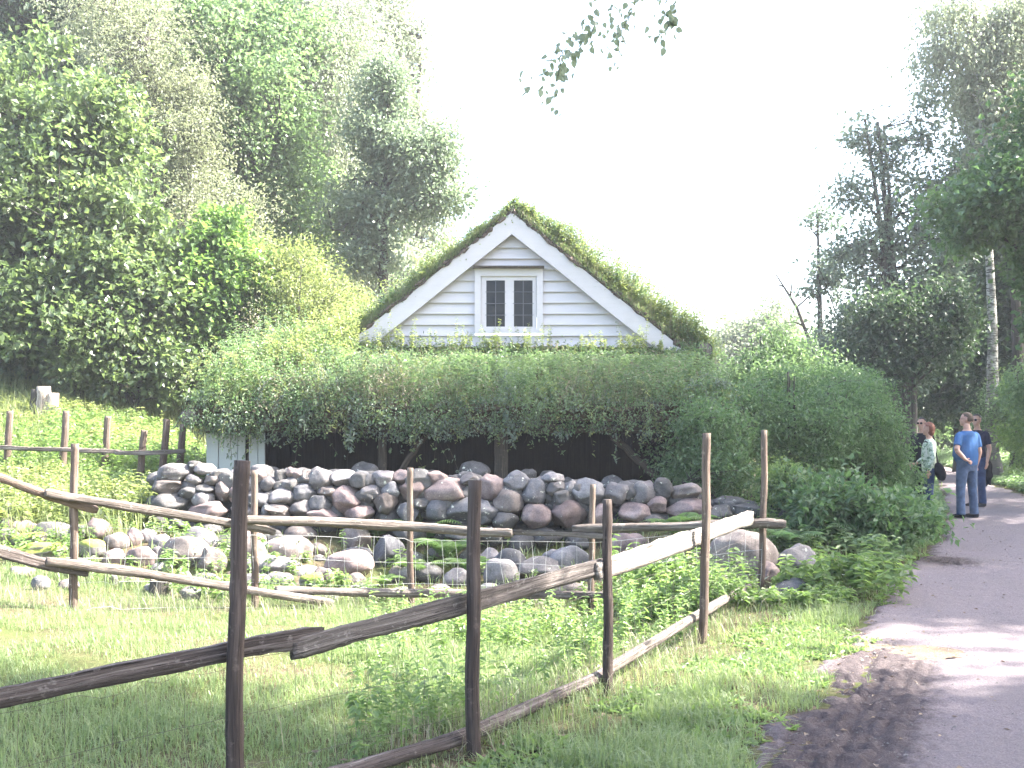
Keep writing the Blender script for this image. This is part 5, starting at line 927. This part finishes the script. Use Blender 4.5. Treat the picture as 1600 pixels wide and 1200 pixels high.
a = vnoise(x * .9, y * .9, 71) > .55; hh = rng.uniform(.2, .75, len(x)) * (1 - .6 * ((x + .43 * y < -.2) & (y > 16))) * (.6 + .4 * sm(12, 15, y)) * (1 - .45 * (np.abs(y - 14.6) < .9)) * (1 - .5 * sm(17, 20, y)) * np.where(x > -4.6 - 0 * x, .8, 1)
weed_plants(g, P_(x[a], y[a]), hh[a], rng, .075, 8); weed_plants(g2, P_(x[~a], y[~a]), hh[~a], rng, .07, 9)
x, y = rng.uniform(-12, -4.4, 30000), rng.uniform(12, 24, 30000); k = x > -.6 * y; x, y = x[k], y[k]; blades(g2, P_(x, y), rng.uniform(.15, .5, len(x)), rng.uniform(.006, .012, len(x)), rng, .4)
stuffobj(g, 'meadow_weeds', 'weed', 'tall light green weeds on the left hillside', 'weeds'); stuffobj(g2, 'tall_meadow_grass', 'yellowgreen', 'tall pale meadow grass and weeds around the hillside fence', 'tall grass')
g = MB(); x, y = rng.uniform(-16, -4.6, 9000), rng.uniform(20.5, 34, 9000); n_ = len(x); leaves(g, P_(x, y) + [0, 0, .04], rdir(rng, n_, 0, .3), rng.normal(0, .3, (n_, 3)) + [0, 0, 1], rng.uniform(.06, .12, n_), rng.uniform(.03, .07, n_)); stuffobj(g, 'wood_floor_litter', 'deadleaf', 'brown leaf litter on the shaded wood floor', 'leaf litter')
g = MB(); y = rng.uniform(17, 46, 5000); x = pathR(y) + .15 + np.abs(rng.normal(0, 1.3, 5000)); k = x < .66 * y; x, y = x[k], y[k]; weed_plants(g, P_(x, y), rng.uniform(.12, .55, len(x)) * (.4 + .6 * sm(0, 1.2, x - pathR(y))), rng, .085, 5)
y = rng.uniform(11.5, 45, 4200); x = pathL(y) - .05 - np.abs(rng.normal(0, .5, 4200)); k = rng.uniform(0, 1, 4200) < .8; x, y = x[k], y[k]; weed_plants(g, P_(x, y), rng.uniform(.10, .35, len(x)), rng, .08, 5)
stuffobj(g, 'bank_plants', 'mid', 'green herbs lining both edges of the far path', 'ground cover')
# ferns
def fern(loc, size, label, seed, nf=11, mat='fern'):
    size *= 1.3
    rg = np.random.default_rng(seed); e = empty('fern', loc, label, 'fern', 'ferns among the boulders')
    for f in range(nf):
        a = 6.283 * f / nf + rg.normal(0, .2); L_ = size * rg.uniform(.75, 1.1); n_ = 22; t_ = np.linspace(0, 1, n_)
        rad = L_ * (.15 * t_ + .62 * t_ ** 1.6); z = L_ * (.95 * t_ - .62 * t_ ** 2.6); d_ = np.array([math.cos(a), math.sin(a), 0]); p = d_ * rad[:, None] + np.c_[0 * z, 0 * z, z]
        m_ = MB(); tube(m_, p, .0025, 3, cap=False); T = unit(np.gradient(p, axis=0)); S = unit(np.cross(T, [0, 0, 1.0])); N = np.cross(S, T)
        for sg in (-1, 1):
            ln = L_ * .24 * np.sin(math.pi * np.clip(t_ * .9 + .12, 0, 1)) ** .8; k = slice(3, None); leaves(m_, p[k], S[k] * sg + T[k] * .45 - [0, 0, .15], N[k] + rg.normal(0, .1, (n_ - 3, 3)), ln[k], np.maximum(.008, ln[k] * .22), rich=True, curl=.15)
        m_.build('frond', M[mat], e, False)
for k, (px_, py_, s_, lab, mt) in enumerate(((590, 845, .50, 'fern with an arching frond against the stone wall left of the third fence post', 'fern'), (665, 850, .55, 'bright fern right behind the third post of the back fence', 'fern'), (700, 880, .50, 'lush fern below the wall between the third post and the near middle post', 'fern'), (655, 905, .38, 'small fern at the foot of the third post of the back fence', 'weed'),
        (1060, 845, .52, 'sunlit fern in front of the wall left of the tall pale post', 'fern'), (1120, 850, .40, 'fern just right of the tall pale post', 'fern'), (1235, 865, .50, 'dark fern behind the two big boulders at the corner post', 'elder'), (1275, 850, .48, 'dark fern under the bushes right of the big boulders', 'elder'), (735, 900, .35, 'small fern beside the near middle post', 'fern'), (600, 918, .25, 'tiny leafy fern below the peaked dark boulder', 'weed'))):
    fern(ground_px(px_, py_), s_, lab, 200 + k, mat=mt)
# standout plants at the sunny verge
def herb(loc, n_, h_, L_, label, seed, spread=.18, mat='weed', name='nettle_plant', cat='plant'):
    rg = np.random.default_rng(seed); e = empty(name, loc, label, cat); m_ = MB(); P = np.c_[rg.normal(0, spread, (n_, 2)), np.zeros(n_)]; weed_plants(m_, P, h_ * rg.uniform(.7, 1.1, n_), rg, L_, 9, rich=True); m_.build('foliage', M[mat], e, False)
herb(ground_px(1325, 925), 30, .40, .085, 'bright sunlit nettle clump right of the pale flat topped boulder', 301, .28)
herb(ground_px(1350, 930), 26, .34, .08, 'sunlit nettle clump at the edge of the gravel path', 302, .25)
herb(ground_px(975, 945), 5, .75, .07, 'tall thin nettle stems standing left of the tall pale post', 303, .10)
herb(ground_px(1030, 950), 9, .55, .08, 'leafy nettle stems just behind the pale diagonal rail', 304, .16)
herb(ground_px(205, 720), 9, .95, .07, 'tall flowering spikes beside the hillside fence posts', 305, .5, 'yellowgreen')
def big_leaf(loc, label, seed, L_=.22):
    rg = np.random.default_rng(seed); e = empty('burdock_plant', loc, label, 'plant'); m_ = MB(); n_ = 7; az = rg.uniform(0, 6.28, n_); d_ = np.c_[np.cos(az), np.sin(az), rg.uniform(.3, .8, n_)]
    b_ = d_ * rg.uniform(.05, .15, (n_, 1)); leaves(m_, b_, d_ * [1, 1, .2], rg.normal(0, .25, (n_, 3)) + [0, 0, 1], L_ * rg.uniform(.7, 1.1, n_), L_ * .7, rich=True, fold=.12)
    for q in b_: tube(m_, [[0, 0, -.02], q], .005, 4)
    m_.build('foliage', M['pale'], e, False)
big_leaf(ground_px(1195, 915), 'large pale burdock leaves at the foot of the corner post', 311); big_leaf(ground_px(1290, 910), 'large pale leaf plant before the flat topped boulder', 312)
big_leaf(ground_px(180, 815), 'wide dark leaved plant in the hollow left of the stone wall', 313, .3)

# ------------------------------------------------------------------ people
def fabric(name, col, sc=30, var=.2): return plain(name, col, .85, .15, var, sc, .3)
M['skin'] = plain('skin', (.50, .29, .22), .5, .4, .12, 20); M['jeans'] = fabric('blue_denim', (.075, .105, .17), 12, .3); M['jeans2'] = fabric('dark_denim', (.04, .06, .13), 12, .3)
M['blueshirt'] = fabric('blue_cotton', (.05, .12, .27), 8, .15); M['navy'] = fabric('navy_cotton', (.02, .02, .045)); M['black'] = fabric('black_cloth', (.012, .012, .018)); M['brownhair'] = plain('brown_hair', (.07, .045, .032), .7, .3, .4, 60, .5); M['redhair'] = plain('auburn_hair', (.17, .055, .03), .6, .4, .4, 60, .5); M['darkhair'] = plain('dark_hair', (.03, .02, .016), .6, .4, .4, 60, .5)
m, t, b = mat_base('patterned_jacket'); tc = objco(t); t.links.new(ramp(t, noise(t, tc, 17, 4, .6, 1.0), [(.44, (.62, .66, .58)), (.52, (.40, .50, .36)), (.60, (.14, .21, .15))]), b.inputs["Base Color"]); b.inputs["Roughness"].default_value = .8; M['jacket'] = m
def remesh(o, vox=.012, sm_=3):
    r = o.modifiers.new("remesh", 'REMESH'); r.mode = 'VOXEL'; r.voxel_size = vox; r.use_smooth_shade = True
    s_ = o.modifiers.new("smooth", 'SMOOTH'); s_.iterations = sm_; s_.factor = .5; return o
def limb(mb, pts, rad, sides=14, n_=20):
    pts = np.asarray(pts, float); rad = np.asarray(rad, float); rad = np.c_[rad, rad] if rad.ndim == 1 else rad
    s = np.linspace(0, 1, len(pts)); t_ = np.linspace(0, 1, n_); p = np.stack([np.interp(t_, s, pts[:, k]) for k in range(3)], 1); r = np.stack([np.interp(t_, s, rad[:, k]) for k in range(2)], 1)
    for _ in range(2): p[1:-1] = (p[:-2] + 2 * p[1:-1] + p[2:]) / 4; r[1:-1] = (r[:-2] + 2 * r[1:-1] + r[2:]) / 4
    tube(mb, p, r, sides)
def torso(mb, rows, sides=20):         # rows: (x,y,z,rx,ry)
    rows = np.array(rows, float); z = np.linspace(rows[0, 2], rows[-1, 2], 26); g_ = [np.interp(z, rows[:, 2], rows[:, k]) for k in range(5)]
    th = np.linspace(0, 6.283, sides, endpoint=False); sx = np.sign(np.cos(th)) * np.abs(np.cos(th)) ** .85; sy = np.sign(np.sin(th)) * np.abs(np.sin(th)) ** .85
    v = np.stack([g_[0][:, None] + g_[3][:, None] * sx, g_[1][:, None] + g_[4][:, None] * sy, np.repeat(z[:, None], sides, 1)], -1).reshape(-1, 3)
    i = (np.arange(25)[:, None] * sides + np.arange(sides)[None]); j = (np.arange(25)[:, None] * sides + (np.arange(sides)[None] + 1) % sides); q = np.stack([i, j, j + sides, i + sides], -1).reshape(-1, 4)
    mb.add(v, [q, [list(range(sides))[::-1]], [list(range(25 * sides, 26 * sides))]])
def ell(mb, c, r, rot=None):
    V = IV * r
    if rot is not None: V = V @ np.asarray(rot).T
    mb.add(V + c, [IF])
def rotz(a): c, s = math.cos(a), math.sin(a); return np.array([[c, -s, 0], [s, c, 0], [0, 0, 1.0]])
def hand(mb, w_, d_, side, nrm_, sc=1.0, curl=.5):
    """wrist w_, direction d_ of palm, nrm_ palm normal; five fingers, bent"""
    w_ = np.asarray(w_, float); d_ = unit(d_); nrm_ = unit(nrm_ - np.dot(nrm_, d_) * d_); s_ = np.cross(d_, nrm_) * side
    limb(mb, [w_ - d_ * .02, w_ + d_ * .04 * sc, w_ + d_ * .09 * sc], np.array([[.024, .024], [.036, .016], [.036, .014]]) * sc, 10, 8)
    for k, (o_, l_) in enumerate(((-.029, .065), (-.010, .078), (.010, .074), (.028, .058))):
        a = w_ + d_ * .085 * sc + s_ * o_ * sc; b_ = a + (d_ * math.cos(curl * .5) + nrm_ * math.sin(curl * .5)) * l_ * .5 * sc; c = b_ + (d_ * math.cos(curl * 1.4) + nrm_ * math.sin(curl * 1.4)) * l_ * .5 * sc
        limb(mb, [a - d_ * .015, b_, c], np.array([.0095, .009, .0075]) * sc, 8, 8)
    a = w_ + d_ * .025 * sc - s_ * .026 * sc; b_ = a + (d_ * .6 - s_ * .7 + nrm_ * .2) * .04 * sc; c = b_ + (d_ * .85 - s_ * .1 + nrm_ * .4) * .032 * sc; limb(mb, [a, b_, c], np.array([.013, .011, .009]) * sc, 8, 8)
def head(mb, hair, c, yaw, style, glasses=None, dark=False):
    """c: centre of head; face looks along local +Y turned by yaw"""
    Rz = rotz(yaw); T = lambda p: np.asarray(p, float) @ Rz.T + c
    ell(mb, T((0, -.008, .02)), (.076, .096, .102), Rz); ell(mb, T((0, .028, -.045)), (.056, .066, .068), Rz); ell(mb, T((0, .072, -.088)), (.026, .022, .020), Rz)
    limb(mb, [T((0, .088, .02)), T((0, .108, -.018)), T((0, .088, -.028))], [.008, .015, .011], 8, 8); ell(mb, T((0, .092, -.056)), (.024, .010, .007), Rz); ell(mb, T((0, .088, -.068)), (.020, .010, .006), Rz)
    for s_ in (-1, 1): ell(mb, T((s_ * .079, -.004, -.004)), (.008, .019, .031), Rz); ell(mb, T((s_ * .030, .085, .022)), (.020, .008, .006), Rz); ell(mb, T((s_ * .045, .062, -.020)), (.022, .022, .022), Rz)
    V = IV.copy(); f = (V[:, 1] < .45 - .55 * (V[:, 2] < .25) + (0 if style == 'short' else .15)) | (V[:, 2] > .62)
    lo = -.55 if style == 'short' else -1.1; f &= V[:, 2] > lo
    Vh = V * (np.array([.086, .106, .110]) if style == 'short' else np.array([.102, .118, .128])); Vh = Vh * (1 + .03 * np.sin(V[:, :1] * 19) * np.cos(V[:, 2:] * 17 + V[:, 1:2] * 15)); keep = np.all(f[IF], axis=1)
    hair.add(Vh @ Rz.T + c + np.array([0, 0, .018]) + np.array([0, -.010, 0]) @ Rz.T, [IF[keep]])
    if style != 'short': ell(hair, T((0, -.05, -.06)), (.085, .065, .075), Rz)
    if glasses is not None:
        for s_ in (-1, 1):
            if dark: ell(glasses, T((s_ * .033, .098, .008)), (.028, .007, .021), Rz)
            else:
                th = np.linspace(0, 6.283, 17); tube(glasses, [T((s_ * .033 + .024 * math.cos(a), .104, .006 + .018 * math.sin(a))) for a in th], .0022, 5)
            tube(glasses, [T((s_ * .058, .100, .012)), T((s_ * .080, .05, .012)), T((s_ * .082, -.01, .010))], .0025, 5)
        tube(glasses, [T((-.01, .106, .01)), T((.01, .106, .01))], .0025, 5)
def person(loc, rz_, label, hgt, shirt, trousers, hairm, armL, armR, style='short', head_yaw=0, glasses='clear', belly=.0, female=False, sleeve='short', stance=.11, lean=0):
    e = empty('person', loc, label, 'person', 'people standing on the path'); e.rotation_euler = (0, 0, rz_); k = hgt / 1.8; e.scale = (k, k, k)
    sh = .19 if not female else .165; hw = .165 if not female else .17
    B = MB(); hr = MB(); gl = MB(); hc = np.array([0, .02, 1.685])
    tor = [(0, 0, .86, hw * .92, .105), (0, 0, .95, hw * .95, .115 + belly * .4), (0, .01 + belly * .35, 1.06, hw * .92 + belly * .5, .11 + belly), (0, .01 + belly * .3, 1.2, hw * .95 + belly * .4, .11 + belly * .7), (0, 0, 1.33, sh * .95, .115), (0, -.01, 1.42, sh * .92, .095), (0, -.01, 1.475, sh * .55, .07), (0, 0, 1.51, .07, .06)]
    torso(B, tor); limb(B, [(0, -.01, 1.46), (0, 0, 1.52), (0, .015, 1.60)], [.066, .058, .056]); head(B, hr, hc, head_yaw, style, gl if glasses else None, glasses == 'dark')
    legs = [[(s_ * .09, 0, .93), (s_ * (stance * .9), .012, .50), (s_ * stance, -.015, .09)] for s_ in (-1, 1)]
    for q in legs: limb(B, q, [.088, .056, .042]); limb(B, [np.array(q[2]) + [0, -.03, -.02], np.array(q[2]) + [0, .06, -.05], np.array(q[2]) + [0, .16, -.06]], [.036, .034, .026])
    arms = []
    for s_, (el, wr, hd, nr) in ((-1, armL), (1, armR)):
        a = np.array([s_ * (sh + .0), -.01, 1.42]); arms.append((s_, a, np.array(el, float), np.array(wr, float)))
        limb(B, [a - [s_ * .04, 0, 0], a + [0, 0, -.02], el], [.056, .054, .043]); limb(B, [el, (np.array(el) * .6 + np.array(wr) * .4), wr], [.043, .041, .027]); hand(B, wr, np.array(hd, float), s_, np.array(nr, float))
    remesh(B.build('body', M['skin'], e), .011, 2)
    S = MB(); grow = .014 if sleeve == 'short' else .024
    torso(S, [(r[0], r[1], r[2], r[3] + grow, r[4] + grow) for r in tor[:-1]] + [(0, 0, 1.495, .085, .075)])
    for s_, a, el, wr in arms:
        if sleeve == 'short': limb(S, [a - [s_ * .05, 0, -.005], a + [0, 0, -.02], a + (el - a) * .72], [.066, .068, .066])
        else: limb(S, [a - [s_ * .05, 0, -.005], a + [0, 0, -.02], el], [.070, .070, .058]); limb(S, [el, (el + wr) / 2, wr - (wr - el) * .06], [.058, .052, .042])
    remesh(S.build('shirt' if sleeve == 'short' else 'jacket', M[shirt], e), .013, 2)
    Tm = MB(); torso(Tm, [(0, 0, .80, hw * .90, .105), (0, -.01, .90, hw + .018, .128), (0, 0, .99, hw * .95 + .010 + belly * .3, .125 + belly * .3)])
    for q in legs: limb(Tm, [q[0], (np.array(q[0]) + q[1]) / 2, q[1], (np.array(q[1]) + q[2]) / 2, np.array(q[2]) - [0, 0, .03]], [.108, .092, .078, .072, .076], n_=26)
    remesh(Tm.build('trousers', M[trousers], e), .013, 2)
    for q in legs:
        b_ = np.array(q[2]); m_ = MB(); limb(m_, [b_ + [0, -.065, -.045], b_ + [0, 0, -.045], b_ + [0, .10, -.055], b_ + [0, .19, -.062]], [(.036, .042), (.044, .044), (.046, .034), (.034, .022)]); m_.build('shoe', M['black'], e)
    hr.build('hair', M[hairm], e)
    if glasses: gl.build('sunglasses' if glasses == 'dark' else 'glasses', M['black'], e)
    return e
def gp(px, Y): x = (px - 800) / F * Y; return (x, Y, hz(x, Y) + .018 * (pathL(Y) < x < pathR(Y)))
hang = lambda s_, f=0: ((s_ * .25, -.03, 1.13), (s_ * .26, .05 + f, .88), (0, .15, -1), (-s_, 0, 0))
person(gp(1511, 18.0), R(22), 'man in a blue t-shirt and jeans with one hand on his hip, seen from behind', 1.80, 'blueshirt', 'jeans', 'brownhair', ((-.33, -.10, 1.16), (-.20, -.17, 1.00), (.75, -.15, -.35), (.1, 1, 0)), hang(1), head_yaw=R(42), belly=.075, stance=.15)
person(gp(1527, 20.6), R(118), 'man in dark navy t-shirt and sunglasses holding a jacket behind the man in blue', 1.80, 'navy', 'jeans2', 'darkhair', hang(-1), ((.31, -.02, 1.16), (.36, -.10, .93), (.1, .1, -1), (-1, 0, 0)), head_yaw=R(10), glasses='dark')
person(gp(1452, 18.6), R(76), 'woman with auburn hair in a white and green patterned jacket beside the bushes', 1.64, 'jacket', 'jeans2', 'redhair', hang(-1), ((.24, .02, 1.14), (.20, .20, 1.02), (-.1, 1, -.2), (-1, 0, 0)), style='bob', female=True, sleeve='long', head_yaw=R(-4), glasses=None, stance=.08)
person(gp(1441, 20.4), R(125), 'person in black with dark sunglasses standing behind the woman with auburn hair', 1.74, 'black', 'black', 'darkhair', hang(-1), hang(1), glasses='dark', sleeve='long', head_yaw=R(10))
# shoulder bag and held jacket
bl = np.array(gp(1466, 18.45)); e = empty('shoulder_bag', bl, 'black shoulder bag hanging at the back of the woman with auburn hair', 'bag'); m_ = MB()
V = IV * (.095, .08, .17); ca, sa = math.cos(.35), math.sin(.35); V = np.c_[V[:, 0] * ca - V[:, 2] * sa, V[:, 1], V[:, 0] * sa + V[:, 2] * ca]; m_.add(V + [0.03, 0, .79], [IF]); m_.build('pouch', M['black'], e)
m_ = MB(); limb(m_, [(.0, -.02, .9), (-.06, -.06, 1.1), (-.15, -.04, 1.28), (-.20, .10, 1.33), (-.17, .22, 1.25), (-.05, .20, 1.0), (.05, .06, .88)], [.012] * 7, 6, 30); m_.build('strap', M['black'], e)
bl = np.array(gp(1541, 20.55)); e = empty('folded_jacket', bl, 'dark folded jacket hanging from the hand of the man in navy', 'jacket'); m_ = MB()
V = IV * (.10, .07, .27) * (1 + .12 * np.sin(IV[:, 2:] * 9 + IV[:, :1] * 4)); m_.add(V + [0.02, 0, .66], [IF]); m_.build('cloth', M['black'], e)

# ------------------------------------------------------------------ haze
if HAZE > 0:
    m = bpy.data.materials.new('haze_air'); m.use_nodes = True; t = m.node_tree; t.nodes.remove(t.nodes["Principled BSDF"])
    v_ = t.nodes.new("ShaderNodeVolumePrincipled"); v_.inputs["Color"].default_value = (.96, .97, 1, 1); v_.inputs["Density"].default_value = HAZE; v_.inputs["Anisotropy"].default_value = .35
    t.links.new(v_.outputs[0], t.nodes["Material Output"].inputs["Volume"]); m_ = MB(); box(m_, (0, 20, 14), (150, 130, 44)); o = m_.build('haze', m, None, False); tag(o, kind='stuff')
